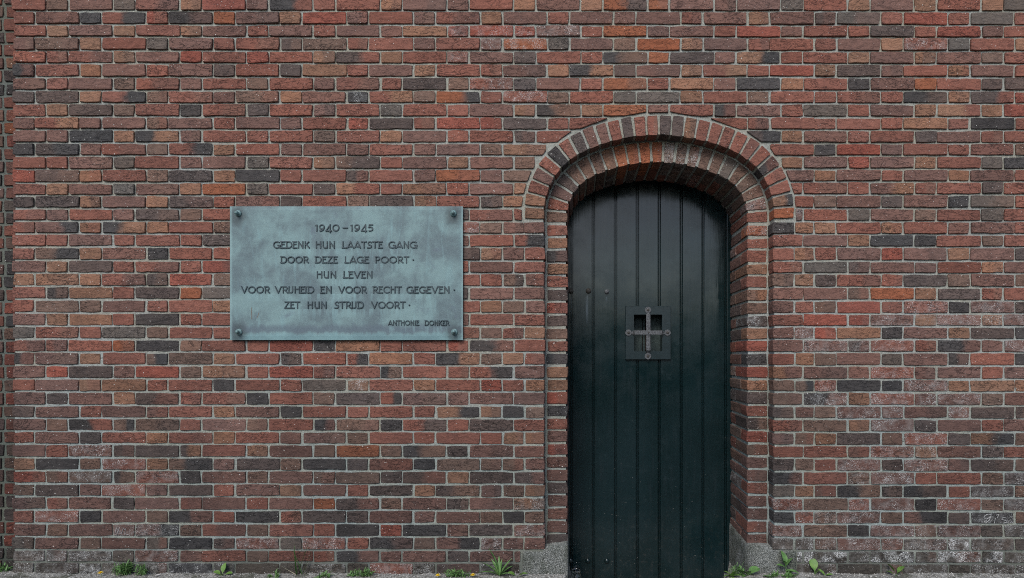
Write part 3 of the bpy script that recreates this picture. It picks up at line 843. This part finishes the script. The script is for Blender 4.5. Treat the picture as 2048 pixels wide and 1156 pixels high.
plate = build('hatch_frame', V, F, mat_plain('dusty_frame_paint', (0.0075, 0.0165, 0.0190), 0.30, 0.45, 0, 0.5, 30, 0.3, 0.0006, (0.0045, 0.0115, 0.0130)), door)
# the iron cross: two flat bars with round, screwed ends
def bar(vert):
    cx, cz = dX(1295.3), dZ(665.8); h = 0.0125
    if vert: L0, L1 = dZ(712.5) - cz, dZ(620.5) - cz
    else: L0, L1 = dX(1256.5) - cx, dX(1334) - cx
    rise = 0.018 if vert else 0.023; wb = 0.0120
    pr = []  # (pos, half width, height above plate)
    r = 0.0180
    for sgn, L in ((1, L0), (-1, L1)):
        ss = []
        for t in range(9):
            th = PI * t / 8 * 0.94; ss.append((L - sgn * r * math.cos(th), max(0.0006, r * math.sin(th)), 0.004))
        ss += [(L + sgn * (r + .004), wb * .9, 0.0055), (L + sgn * (r + .015), wb, rise), (L + sgn * (r + .022), wb, rise)]
        pr += ss if sgn > 0 else list(reversed(ss))
    V, F = [], []
    for (p, hw_, hh) in pr:
        for (s_, dy) in ((-1, 0), (-.82, .0016), (.82, .0016), (1, 0)):
            y = FP - hh - dy + .0004 * nz(p * 300, s_)
            q = p
            V.append((cx + s_ * hw_, y, cz + q) if vert else (cx + q, y, cz + s_ * hw_))
        for s_ in (1, -1):
            y = FP - hh + 0.0055
            V.append((cx + s_ * hw_, y, cz + p) if vert else (cx + p, y, cz + s_ * hw_))
    for i in range(len(pr) - 1):
        for j in range(6):
            a, b = i * 6 + j, i * 6 + (j + 1) % 6; F.append((a, b, b + 6, a + 6))
    o = build('iron_bar', V, F, M_IRON, door)
    bm = bmesh.new(); bm.from_mesh(o.data); bmesh.ops.recalc_face_normals(bm, faces=bm.faces); bm.to_mesh(o.data); bm.free()
    ends = (L0, L1)
    for L in ends:
        c = (cx, FP - .004, cz + L) if vert else (cx + L, FP - .004, cz)
        v, f = lathe([(0.0075, 0), (0.0072, .003), (.0045, .0046), (.001, .005)], c, n=14)
        build('screw', v, f, M_RUST, o, smooth=True)
    return o
bar(True); hb = bar(False)
v, f = lathe([(0.0045, 0), (.0040, .0022), (.001, .003)], (dX(1295.3), FP - .0248, dZ(665.8)), n=12)
build('rivet', v, f, M_RUST, hb, smooth=True)
for (px, py, mt, rr) in ((1141.5, 582, M_RUST, .0155), (1177, 582, M_RUST, .0155), (1213.5, 583.5, M_IRON, .0135), (1141, 1121, M_DOOR, .0150), (1175.5, 1121.5, M_DOOR, .0150), (1213.5, 1121.5, M_DOOR, .0150)):
    v, f = lathe([(rr, -.004), (rr, .002), (rr * .92, .005), (rr * .7, .009), (rr * .38, .0115), (rr * .06, .0125)], (dX(px), D2, dZ(py)), n=20)
    build('coach_bolt', v, f, mt, door, smooth=True)

# ------------------------------------------------------------------ the bronze plaque
PY = -0.019
def qX(px): return X(CX + (px - CX) * (1 + PY / DIST))
def qZ(py): return Z(CY + (py - CY) * (1 + PY / DIST))
plq = empty('memorial_plaque', (qX(692), -0.02, qZ(680)), 'green weathered bronze plaque with raised lettering, bolted to the bricks', 'plaque')
x0, x1, z0, z1 = qX(459.5), qX(925.5), qZ(680), qZ(412.5)
nx, nz_ = 60, 34; V, F = [], []
for j in range(nz_ + 1):
    for i in range(nx + 1):
        x, z = x0 + (x1 - x0) * i / nx, z0 + (z1 - z0) * j / nz_
        ed = min(i, nx - i, j, nz_ - j)
        y = PY + (0.0016 if ed == 0 else 0) + 0.0010 * nz(x * 6, z * 6, 2) + .0003 * nz(x * 40, z * 40)
        V.append((x, y, z))
w_ = nx + 1
for j in range(nz_):
    for i in range(nx): a = j * w_ + i; F.append((a, a + 1, a + w_ + 1, a + w_))
ring = [i for i in range(nx + 1)] + [j * w_ + nx for j in range(1, nz_ + 1)] + [nz_ * w_ + i for i in range(nx - 1, -1, -1)] + [j * w_ for j in range(nz_ - 1, 0, -1)]
b0 = len(V)
for r_ in ring: V.append((V[r_][0], PY + 0.010, V[r_][2]))
n = len(ring)
for i in range(n): F.append((ring[i], b0 + i, b0 + (i + 1) % n, ring[(i + 1) % n]))
F.append(tuple(b0 + i for i in range(n)))
build('plate', V, F, M_PATINA, plq)
for (px, py) in ((477, 427), (907, 427), (478.5, 664), (909, 664)):
    c = (qX(px), PY, qZ(py))
    v, f = lathe([(0.0160, -.001), (.0160, .0035), (.0142, .0065), (.0100, .0085), (.0085, .0090), (.0085, .0215), (.0072, .0250), (.0040, .0272), (.0005, .0280)], c, n=22)
    build('bolt', v, f, M_BOLT, plq, smooth=True)
    v, f = lathe([(.0075, -.0), (.0075, -.040)], c, n=10)
    build('spacer', v, f, M_BOLT, plq)

# letter strokes in a box 1 high, y up; arcs as (cx, cy, rx, ry, a0, a1)
def A_(cx, cy, rx, ry, a0, a1, n=14):
    return [(cx + rx * math.cos(math.radians(a0 + (a1 - a0) * t / n)), cy + ry * math.sin(math.radians(a0 + (a1 - a0) * t / n))) for t in range(n + 1)]
G = {
 'A': (0.86, [[(0, 0), (.44, 1)], [(.44, 1), (.86, 0)], [(.10, .22), (.77, .22)]]),
 'C': (0.86, [A_(.5, .5, .5, .5, 48, 312, 18)]),
 'D': (0.84, [[(.10, 0), (.10, 1)], [(0, 1), (.38, 1)] + A_(.36, .5, .48, .5, 90, -90, 14) + [(0, 0)]]),
 'E': (0.56, [[(.08, 0), (.08, 1)], [(0, 1), (.54, 1)], [(.08, .60), (.44, .60)], [(0, 0), (.58, 0)]]),
 'G': (0.92, [A_(.5, .5, .5, .5, 50, 330, 18), [(.93, .02), (.93, .42)], [(.66, .42), (.98, .42)]]),
 'H': (0.76, [[(.08, 0), (.08, 1)], [(.68, 0), (.68, 1)], [(.08, .60), (.68, .60)]]),
 'I': (0.18, [[(.09, 0), (.09, 1)]]),
 'J': (0.42, [[(.34, 1), (.34, .28)] + A_(.09, .26, .25, .25, 0, -95, 7)]),
 'K': (0.70, [[(.08, 0), (.08, 1)], [(.64, 1), (.10, .46)], [(.24, .60), (.70, 0)]]),
 'L': (0.58, [[(.10, 0), (.10, 1)], [(0, 0), (.58, 0)]]),
 'N': (0.78, [[(.08, 0), (.08, 1)], [(.08, 1), (.70, 0)], [(.70, 0), (.70, 1)]]),
 'O': (1.02, [A_(.51, .5, .49, .49, 0, 360, 26)]),
 'P': (0.66, [[(.10, 0), (.10, 1)], [(0, 1), (.34, 1)] + A_(.34, .72, .28, .28, 90, -90, 10) + [(.10, .44)]]),
 'R': (0.72, [[(.10, 0), (.10, 1)], [(0, 1), (.34, 1)] + A_(.36, .72, .28, .28, 90, -90, 10) + [(.10, .44)], [(.30, .44), (.72, 0)]]),
 'S': (0.56, [A_(.32, .74, .24, .26, 30, 250, 9) + A_(.26, .25, .28, .25, 70, -90, 9)[1:] + [(0, .02)]]),
 'T': (0.68, [[(.34, 0), (.34, 1)], [(0, 1), (.68, 1)]]),
 'U': (0.76, [[(.08, 1), (.08, .34)] + A_(.37, .32, .29, .32, 180, 360, 12) + [(.66, .34), (.66, 1)], [(.66, 0), (.66, .4)]]),
 'V': (0.84, [[(0, 1), (.42, 0)], [(.42, 0), (.84, 1)]]),
 'Z': (0.66, [[(.05, 1), (.62, 1)], [(.62, 1), (.02, 0)], [(.02, 0), (.66, 0)]]),
 '1': (0.34, [[(.20, 0), (.20, 1), (.04, .86)]]),
 '9': (0.84, [A_(.40, .66, .33, .33, 0, 360, 20), A_(.22, .58, .52, .57, 8, -98, 12)]),
 '4': (0.80, [[(.62, -.24), (.62, 1.0)], [(.62, 1.0), (.0, .0)], [(0, .0), (.80, .0)]]),
 '0': (0.96, [A_(.48, .5, .45, .49, 0, 360, 24)]),
 '5': (0.72, [[(.66, 1), (.18, 1)], [(.18, 1), (.12, .56)], A_(.28, .32, .38, .32, 125, -110, 14)]),
 '-': (0.8, [[(0, .48), (.8, .48)]]),
 '.': (0.16, []),
}
def stroke(pts, wd, h, closed):
    """a raised ribbon with sloping flanks along pts (metres, wall plane)"""
    V, F = [], []; n = len(pts)
    for i, p in enumerate(pts):
        a = pts[i - 1] if i else (pts[-2] if closed else pts[0]); b = pts[i + 1] if i < n - 1 else (pts[1] if closed else pts[-1])
        t = Vector((b[0] - a[0], b[1] - a[1])); t = t.normalized() if t.length else Vector((1, 0)); m = Vector((-t.y, t.x))
        e = 0
        if not closed and i in (0, n - 1): e = (-1 if i == 0 else 1) * wd * .35
        P = Vector(p) + t * e
        for s_, hh in ((-.62, -.001), (-.36, h), (.36, h), (.62, -.001)):
            q = P + m * wd * s_; V.append((q.x, PY - hh, q.y))
    for i in range(n - 1):
        for j in range(3): a = i * 4 + j; F.append((a, a + 1, a + 5, a + 4))
    if not closed: F += [(0, 3, 2, 1), (4 * n - 4, 4 * n - 3, 4 * n - 2, 4 * n - 1)]
    return V, F
def write_word(word, px0, px1, py0, py1, parent):
    H = (qZ(py0) - qZ(py1)); sp = 0.19; wd = 0.165 * H
    tot = sum(G[c][0] for c in word) + sp * (len(word) - 1)
    for a, b in zip(word, word[1:]):
        if (a, b) in (('I', 'J'), ('E', 'I'), ('H', 'E'), ('R', 'I')): tot -= 0.10
    k = ((qX(px1) - qX(px0)) - wd * .6) / (tot * H) if tot > .3 else 1
    x = qX(px0) + wd * .3; zb = qZ(py1)
    for n_, c in enumerate(word):
        w1, st = G[c]; parts = []
        for si, s_ in enumerate(st):
            pts = [(x + u * H * k, zb + wd * .5 + v_ * (H - wd)) for u, v_ in s_]
            closed = (abs(s_[0][0] - s_[-1][0]) < 1e-4 and abs(s_[0][1] - s_[-1][1]) < 1e-4 and len(s_) > 4)
            parts.append(stroke(pts, wd, 0.0040 + 0.00025 * si, closed))
        # small serifs, as cut by hand
        v, f = merge(*parts)
        build('letter', v, f, M_LETTER, parent)
        adv = w1 + sp
        if n_ < len(word) - 1 and (c, word[n_ + 1]) in (('I', 'J'), ('E', 'I'), ('H', 'E'), ('R', 'I')): adv -= .10
        x += adv * H * k
def dot(px, py, parent):
    v, f = lathe([(.0050, -.001), (.0042, .003), (.0015, .0042)], (qX(px), PY, qZ(py)), n=10)
    build('letter', v, f, M_LETTER, parent)
LINES = [
 (448.3, 463, [('1940', 630.4, 679), ('-', 685.5, 696), ('1945', 700.6, 747)], None),
 (482.3, 497, [('GEDENK', 546.5, 619.5), ('HUN', 631, 670.5), ('LAATSTE', 684, 765.5), ('GANG', 777, 834)], None),
 (512.3, 526.6, [('DOOR', 561, 617.5), ('DEZE', 630, 675.5), ('LAGE', 689, 738), ('POORT', 750, 818.5)], 826.7),
 (542, 556.6, [('HUN', 633, 673), ('LEVEN', 686, 745.5)], None),
 (572.2, 586.8, [('VOOR', 482.5, 540), ('VRIJHEID', 550, 628.3), ('EN', 640.5, 664), ('VOOR', 677, 733.5), ('RECHT', 745.5, 803), ('GEGEVEN', 813, 899.5)], 908.7),
 (602.7, 617.4, [('ZET', 569, 600.5), ('HUN', 614.5, 654), ('STRIJD', 669, 727.5), ('VOORT', 742.5, 811)], 818.9),
 (640.5, 651, [('ANTHONIE', 776.5, 838.5), ('DONKER', 849.5, 898.5)], None)]
for (t, b, words, dx_) in LINES:
    cx = (words[0][1] + words[-1][2]) / 2
    V = []
    line = bpy.data.objects.new('inscription_line', None); COL.objects.link(line); line.parent = plq
    line.location = Vector((qX(cx), PY, qZ(b))) - wloc(plq)
    for (wd_, a, c) in words: write_word(wd_, a, c, t, b, line)
    if dx_: dot(dx_, (t + b) / 2 + .3, line)

# chalk scrawls left on two bricks of the wall
M_CHALK = mat_plain('chalk', (0.42, 0.42, 0.41), 0.95, 0.1, 0, 0.6, 200)
def scrawl(strokes, wd=0.0020):
    parts = []
    for st in strokes:
        v, f = stroke([(X(a), Z(b)) for a, b in st], wd, 0.0006, False)
        parts.append(([(p[0], p[1] - PY - 0.0028, p[2]) for p in v], f))
    v, f = merge(*parts); build('chalk_mark', v, f, M_CHALK, wall)
scrawl([[(1969, 1031), (1967, 1036), (1972, 1038), (1980, 1034), (1982, 1029), (1975, 1028), (1969, 1031)], [(1981, 1032), (1978, 1040), (1970, 1046), (1967, 1044), (1972, 1041)],
        [(1990, 1036), (1988, 1046)], [(1992, 1030), (1997, 1028), (1994, 1036)], [(2012, 1036), (2004, 1034), (2003, 1039), (2011, 1041), (2014, 1045), (2006, 1046)]])
scrawl([[(231, 1066), (235, 1054)], [(237, 1056), (238, 1061), (235, 1068)], [(244, 1068), (247, 1056), (250, 1059)], [(252, 1057), (250, 1067), (256, 1069)]], 0.0013)

# ------------------------------------------------------------------ ground
def gz(x, y):
    px = x / PX + CX
    ins = max(0, min(1, min(px - 1134, (1502 if y > 0.002 else 1446) - px) / 6))
    t = max(0, min(1, (-y - 0.10) / 0.55)); t = t * t * (3 - 2 * t)
    z = 0.002 * (1 - t) - 0.25 * t + 0.010 * nz(x * 3.1, y * 3.1) * (1 - t) + 0.006 * nz(x * 17, y * 17, 4) + 0.003 * nz(x * 60, y * 60, 8)
    zi = FLOOR + 0.004 * nz(x * 9, y * 9) - 0.06 * max(0, min(1, -y / .6))
    return z * (1 - ins) + zi * ins
xs = [-4.2 + 0.016 * i for i in range(int(9.2 / .016))]; ys = [0.46 - 0.03 * i for i in range(14)] + [0.04 - 0.010 * i for i in range(24)] + [-0.20 - 0.035 * i for i in range(24)]
V = [(x, y, gz(x, y)) for y in ys for x in xs]; w_ = len(xs)
F = [(j * w_ + i, (j + 1) * w_ + i, (j + 1) * w_ + i + 1, j * w_ + i + 1) for j in range(len(ys) - 1) for i in range(w_ - 1)]
o = build('verge', V, F, M_VERGE, smooth=True); o['kind'] = 'structure'
m = NT('asphalt', 0.9, 0.3); p = m.pos(); m.color(m.mix(m.ramp(m.noise(p, 40, 5, .7), .35, .65), (0.022, 0.023, 0.022), (0.045, 0.045, 0.043))); m.bump(m.noise(p, 90, 4, .7), .6, .004)
M_ASPH = m.m
V, F = [], []
g = [-150, -60, -20, -8, -4.4, 4.6, 8, 20, 60, 150]
gy = [-0.95, -2, -4, -8, -14, -30, -150]
for y in gy:
    for x in g: V.append((x, y, -0.262 - (0 if y > -14 else 0.0)))
for j in range(len(gy) - 1):
    for i in range(len(g) - 1): a = j * len(g) + i; F.append((a, a + len(g), a + len(g) + 1, a + 1))
n0 = len(V); V += [(-150, 0.3, -.262), (-4.15, .3, -.262), (-4.15, -.95, -.262), (-150, -.95, -.262), (4.9, .3, -.262), (150, .3, -.262), (150, -.95, -.262), (4.9, -.95, -.262)]
F += [(n0, n0 + 3, n0 + 2, n0 + 1), (n0 + 4, n0 + 7, n0 + 6, n0 + 5)]
o = build('road', V, F, M_ASPH); o['kind'] = 'structure'
# unseen dark bank behind the camera, added for the door's paint to mirror
V, F = [], []; nx_, ny_ = 160, 14
for j in range(ny_ + 1):
    for i in range(nx_ + 1):
        x = -60 + 120 * i / nx_; t = j / ny_
        h = (3.2 + 0.9 * nz(x * .16, 0, 1) + .5 * nz(x * .7, t * 3, 2)) * math.sin(min(1, t * 2) * PI / 2)
        V.append((x, -15 - 6 * t + .5 * nz(x * .9, t * 5, 6), -.28 + h))
for j in range(ny_):
    for i in range(nx_): a = j * (nx_ + 1) + i; F.append((a, a + 1, a + nx_ + 2, a + nx_ + 1))
M_UNSEEN_BANK = mat_leaf('unseen_bank_green', (0.018, 0.028, 0.012), (0.040, 0.052, 0.022), 0.9)
o = build('unseen_bank', V, F, M_UNSEEN_BANK); o['kind'] = 'structure'

# grit lying on the verge
def grit():
    V, F = [], []; rg = random.Random(3)
    for _ in range(2600):
        x = rg.uniform(X(-80), X(2200)); y = -abs(rg.gauss(0, .035)) - .002
        px = x / PX + CX
        if 1134 < px < 1502: continue
        z = gz(x, y); r = rg.choice((.0012, .0016, .002, .003, .0045)) * rg.uniform(.7, 1.2)
        ph = rg.uniform(0, 6); n = len(V)
        V += [(x + r * math.cos(ph + k * 2.1) * rg.uniform(.7, 1.3), y + r * math.sin(ph + k * 2.1) * rg.uniform(.7, 1.3), z) for k in range(3)]
        V += [(x + rg.uniform(-.3, .3) * r, y, z + r * .9), (x, y, z - r * .5)]
        for k in range(3): F += [(n + k, n + (k + 1) % 3, n + 3), (n + (k + 1) % 3, n + k, n + 4)]
    return V, F
v, f = grit(); o = build('gravel', v, f, M_STONE); tag(o, 'pale grit and crumbs of stone along the foot of the wall', 'gravel', kind='stuff')

# ------------------------------------------------------------------ weeds
def leaf(p0, az, el, L, W, bend=-0.8, shape='lance', fold=.25, n=9, twist=0.0, lobes=0, rnd=R):
    """a leaf: starts at p0, heads along az (0 = right) at elevation el, curving by bend"""
    L *= 1.18; W *= 1.18
    V, F = [], []; p = Vector(p0); e = el
    side0 = Vector((-math.sin(az), math.cos(az), 0))
    for i in range(n + 1):
        t = i / n
        if shape == 'lance': w_ = math.sin(PI * min(1, t ** .75)) ** .8
        elif shape == 'spoon': w_ = .10 if t < .3 else max(0, math.sin(PI * (t - .3) / .7)) ** .6
        elif shape == 'blade': w_ = (1 - t) ** .6 * .9 + .05
        else: w_ = .12 if t < .2 else max(0, math.sin(PI * ((t - .2) / .8) ** .8)) ** .55
        if lobes: w_ *= 1 + .28 * math.sin(t * lobes * PI * 2)
        w_ = max(w_, .03) * W / 2
        d = Vector((math.cos(az) * math.cos(e), math.sin(az) * math.cos(e), math.sin(e)))
        up = d.cross(side0); ca, sa = math.cos(twist * t), math.sin(twist * t)
        sd = side0 * ca + up * sa; un = up * ca - side0 * sa
        V += [tuple(p + sd * w_ - un * -w_ * fold), tuple(p), tuple(p - sd * w_ - un * -w_ * fold)]
        p = p + d * (L / n); e += bend / n
    for i in range(n):
        a = i * 3; F += [(a, a + 1, a + 4, a + 3), (a + 1, a + 2, a + 5, a + 4)]
    return V, F
def stem(p0, p1, r, bow=0.0, n=5):
    V, F = [], []; p0, p1 = Vector(p0), Vector(p1)
    for i in range(n + 1):
        t = i / n; c = p0.lerp(p1, t) + Vector((bow * math.sin(PI * t), 0, 0))
        for k in range(4): a = PI / 2 * k; V.append((c.x + r * math.cos(a), c.y + r * math.sin(a), c.z))
    for i in range(n):
        for k in range(4): a, b = i * 4 + k, i * 4 + (k + 1) % 4; F.append((a, b, b + 4, a + 4))
    return V, F
def foot(px, y): return (X(px) * (1 + y / DIST), y, gz(X(px), y) - .002)
def weed(name, px, y, label, cat='weed', group=None):
    x, y, z = foot(px, y); return empty(name, (x, y, z), label, cat, group), Vector((x, y, z))
RW = random.Random(77)
FR = -PI / 2
# broad leaved weeds: list of (azimuth, elevation, length, width)
def broad(name, px, y, leaves, label, mat=M_LEAF, shape='oval', stalk=0.0, lobes=0):
    e, p = weed(name, px, y, label)
    if stalk:
        v, f = stem(p, p + Vector((0, 0, stalk)), .0016, .003); build('stalk', v, f, mat, e)
    for (az, el, L, W, z) in leaves:
        v, f = leaf(p + Vector((0, 0, z * stalk)), math.radians(az), math.radians(el), L, W, RW.uniform(-1.0, -.5), shape, .25, 9, RW.uniform(-.4, .4), lobes)
        build('leaf', v, f, mat, e, smooth=True)
    return e
broad('leafy_weed', 1463, -0.05, [(-60, 62, .050, .026, 0), (-150, 35, .045, .024, 0), (-20, 40, .040, .022, 0), (170, 55, .040, .022, 0), (-100, 20, .035, .02, 0)], 'bright green leafy weed at the right foot of the door', M_LEAF2, 'lance')
broad('leafy_weed', 1496, -0.035, [(175, 42, .052, .040, 0), (10, 50, .060, .042, 0), (-120, 60, .045, .034, 0), (40, 15, .045, .034, 0), (-170, 10, .045, .03, 0)], 'round leaved dark weed before the right concrete block', M_LEAF)
broad('leafy_weed', 1571, -0.03, [(110, 80, .055, .026, 1), (15, 58, .050, .024, .75), (175, 40, .040, .020, .6), (-20, 15, .058, .026, .35), (-40, -25, .055, .024, .35), (-150, 60, .035, .02, .9), (10, 35, .04, .022, 0)], 'tallest upright weed at the concrete block right of the door', M_LEAF, 'lance', .058)
broad('leafy_weed', 1540, -0.05, [(170, 20, .03, .018, 0), (10, 30, .034, .02, 0), (-90, 50, .024, .018, 0)], 'tiny flat weed between two larger weeds right of the door', M_LEAF)
broad('leafy_weed', 1630, -0.03, [(95, 84, .070, .034, 0), (-80, 66, .045, .018, 0), (20, 60, .030, .014, 0)], 'lone upright lime green leaf just right of the concrete block', M_LEAF2, 'spoon')
broad('leafy_weed', 1650, -0.04, [(150, 55, .038, .018, 0), (-30, 35, .034, .016, 0)], 'very small sprout beside the lime green leaf', M_LEAF2, 'lance')
broad('leafy_weed', 1792, -0.035, [(165, 70, .062, .030, 0), (25, 52, .062, .026, 0), (150, 40, .040, .022, 0), (-60, 60, .040, .022, 0)], 'solitary green weed by the wall near the right edge', M_LEAF2, 'spoon')
broad('leafy_weed', 444, -0.035, [(85, 78, .055, .026, 0), (170, 45, .044, .020, 0), (15, 35, .042, .020, 0), (155, 20, .040, .018, 0), (-50, 50, .030, .016, 0)], 'pale green sprout under the left end of the plaque', M_LEAF2, 'spoon')
broad('leafy_weed', 1034, -0.045, [(20, 35, .050, .020, 0), (165, 40, .044, .018, 0), (-20, 55, .036, .016, 0)], 'small round leaved sprout before the left concrete block', M_LEAF2, 'spoon')
# plantain clump with long ribbed leaves
e, p = weed('plantain', 999, -0.04, 'long leaved plantain clump left of the door', 'weed')
for (az, el, L, W, b) in ((160, 74, .125, .020, -.35), (168, 44, .105, .017, -.5), (20, 60, .085, .012, -.3), (175, 25, .11, .018, -.9), (30, 40, .07, .012, -.5), (140, 60, .08, .014, -.4), (60, 80, .07, .012, -.2), (-30, 35, .06, .012, -.6), (-150, 40, .07, .013, -.6), (5, 22, .075, .012, -.7), (100, 70, .085, .013, -.2)):
    v, f = leaf(p, math.radians(az), math.radians(el), L, W, b, 'lance', .45, 10, RW.uniform(-.5, .5)); build('leaf', v, f, M_LEAF, e, smooth=True)
# grass
e, p = weed('grass_tuft', 592, -0.02, 'tall thin grass blades below the right half of the plaque', 'grass')
for (dx_, az, el, L, b) in ((0, 175, 84, .125, .12), (.001, 178, 88, .135, -.1), (.002, 10, 66, .14, .18), (.03, 10, 66, .105, .15), (.028, 175, 72, .12, -.1), (0, 178, 28, .085, .1), (.03, 10, 22, .05, .1), (.05, 20, 85, .06, -.1)):
    v, f = leaf(p + Vector((dx_, 0, 0)), math.radians(az), math.radians(el), L, .0078, b, 'blade', .4, 8, RW.uniform(-.6, .6))
    build('blade', v, f, M_DRY if L < .09 else M_LEAF, e, smooth=True)
# low feathery clumps
def clump(px, y, w_, h, n, label, mat=M_LEAF):
    e, p = weed('low_weed', px, y, label)
    parts = []
    for _ in range(n):
        q = p + Vector((RW.uniform(-w_, w_), RW.uniform(-.015, .012), 0)); az = RW.uniform(0, 2 * PI)
        for _k in range(6):
            t = RW.uniform(.1, .9) * h * (1 - .5 * abs(q.x - p.x) / w_)
            parts.append(leaf(q + Vector((RW.uniform(-.006, .006), 0, t)), az + RW.uniform(-1.2, 1.2), RW.uniform(-.1, 1.4), RW.uniform(.010, .030), RW.uniform(.0022, .0062), -.8, 'lance', .3, 4, RW.uniform(-.8, .8)))
        parts.append(stem(q, q + Vector((RW.uniform(-.01, .01), 0, h * .8)), .0006))
        if RW.random() < .45: parts.append(leaf(q, RW.uniform(0, 2 * PI), RW.uniform(.7, 1.5), h * RW.uniform(.7, 1.5), .0022, RW.uniform(-1.2, -.2), 'blade', .3, 6))
    v, f = merge(*parts); build('foliage', v, f, mat, e, smooth=True); return e
clump(258, -.03, .080, .070, 34, 'feathery dark green weed beside the leftmost dandelion')
clump(252, -.02, .022, .070, 16, 'taller middle shoots of the feathery weed at left')
clump(722, -.045, .05, .030, 26, 'low creeping weed under the right end of the plaque')
clump(918, -.04, .055, .030, 26, 'low creeping weed between the two dandelions')
clump(650, -.05, .03, .018, 10, 'tiny scattered sprigs right of the grass tuft')
clump(550, -.05, .03, .012, 8, 'tiny scattered sprigs left of the grass tuft')
clump(4, .02, .03, .030, 14, 'small green weed in the far left corner')
clump(1560, -.055, .07, .016, 18, 'low sprigs under the weeds right of the door')
clump(1475, -.02, .03, .05, 14, 'small leafy growth in the corner right of the door', M_LEAF)
# dandelions
def dandelion(px, y, h, label, az=150):
    e, p = weed('dandelion', px, y, label, 'flower', 'dandelions at the foot of the wall')
    top = p + Vector((0, -.004, h)); v, f = stem(p, top, .0011, .004); build('stalk', v, f, M_LEAF, e)
    parts = []
    for r_ in range(3):
        for k in range(16):
            parts.append(leaf(top, 2 * PI * k / 16 + r_ * .2, math.radians(12 + 28 * r_), .0125 - .003 * r_, .0032, -.3, 'blade', .1, 3))
    v, f = merge(*parts); build('petals', v, f, M_YELLOW, e)
dandelion(202, -.045, .022, 'leftmost yellow dandelion, tilted beside feathery weed')
dandelion(876, -.060, .014, 'middle yellow dandelion, low on the ground right of the plaque')
dandelion(946, -.060, .014, 'yellow dandelion nearest the door, beside the plantain')
# dry twigs and a fallen petal
def twig(px, y, dx_, dz, label):
    e, p = weed('dry_stalk', px, y, label, 'twig')
    v, f = stem(p + Vector((0, 0, .006)), p + Vector((dx_, -.004, dz)), .0011, .002); build('straw', v, f, M_DRY, e)
twig(212, -.05, .075, .022, 'long dry stalk lying right of the leftmost dandelion')
twig(228, -.055, .045, .016, 'shorter dry stalk under the feathery weed')
twig(908, -.05, .035, .014, 'short pale straw in the creeping weed near the door')
e, p = weed('fallen_petal', 308, -.05, 'small white petal on the grit right of the feathery weed', 'petal')
v, f = leaf(p + Vector((0, 0, .004)), .1, .35, .024, .009, -.2, 'lance', .3, 6)
m = NT('white_petal', .6, .3); m.color((.72, .70, .66)); build('petal', v, f, m.m, e, smooth=True)

# ------------------------------------------------------------------ glass jar standing on the sill
jy = 0.16; jx, jz = atd(1152, 1138, jy); jb = gz(jx, jy)
jar = empty('glass_jar', (jx, jy, jb), 'small empty glass jar at the left foot of the door', 'jar')
gm = bpy.data.materials.new('clear_glass'); gm.use_nodes = True
b = gm.node_tree.nodes['Principled BSDF']; b.inputs['Transmission Weight'].default_value = 1; b.inputs['Roughness'].default_value = .03; b.inputs['IOR'].default_value = 1.45
b.inputs['Base Color'].default_value = (.80, .86, .88, 1)
H = jz - jb; ro = .030
prof = [(.001, .002), (ro * .9, .002), (ro, .008), (ro, H * .70), (ro * .93, H * .79), (ro * .74, H * .86), (ro * .74, H * .89), (ro * .82, H * .91), (ro * .82, H * .955), (ro * .78, H), (ro * .70, H), (ro * .68, H * .88), (ro * .86, H * .77), (ro * .92, H * .68), (ro * .92, .012), (.001, .010)]
v, f = lathe(prof, (jx, jy, jb), axis='z', n=28); build('glass', v, f, gm, jar, smooth=True)
v, f = lathe([(ro * .55, .013), (ro * .55, .030), (ro * .52, .031)], (jx, jy, jb), axis='z', n=18)
m = NT('candle_wax', .5, .4); m.color((.45, .43, .40)); build('candle_stub', v, f, m.m, jar, smooth=True)
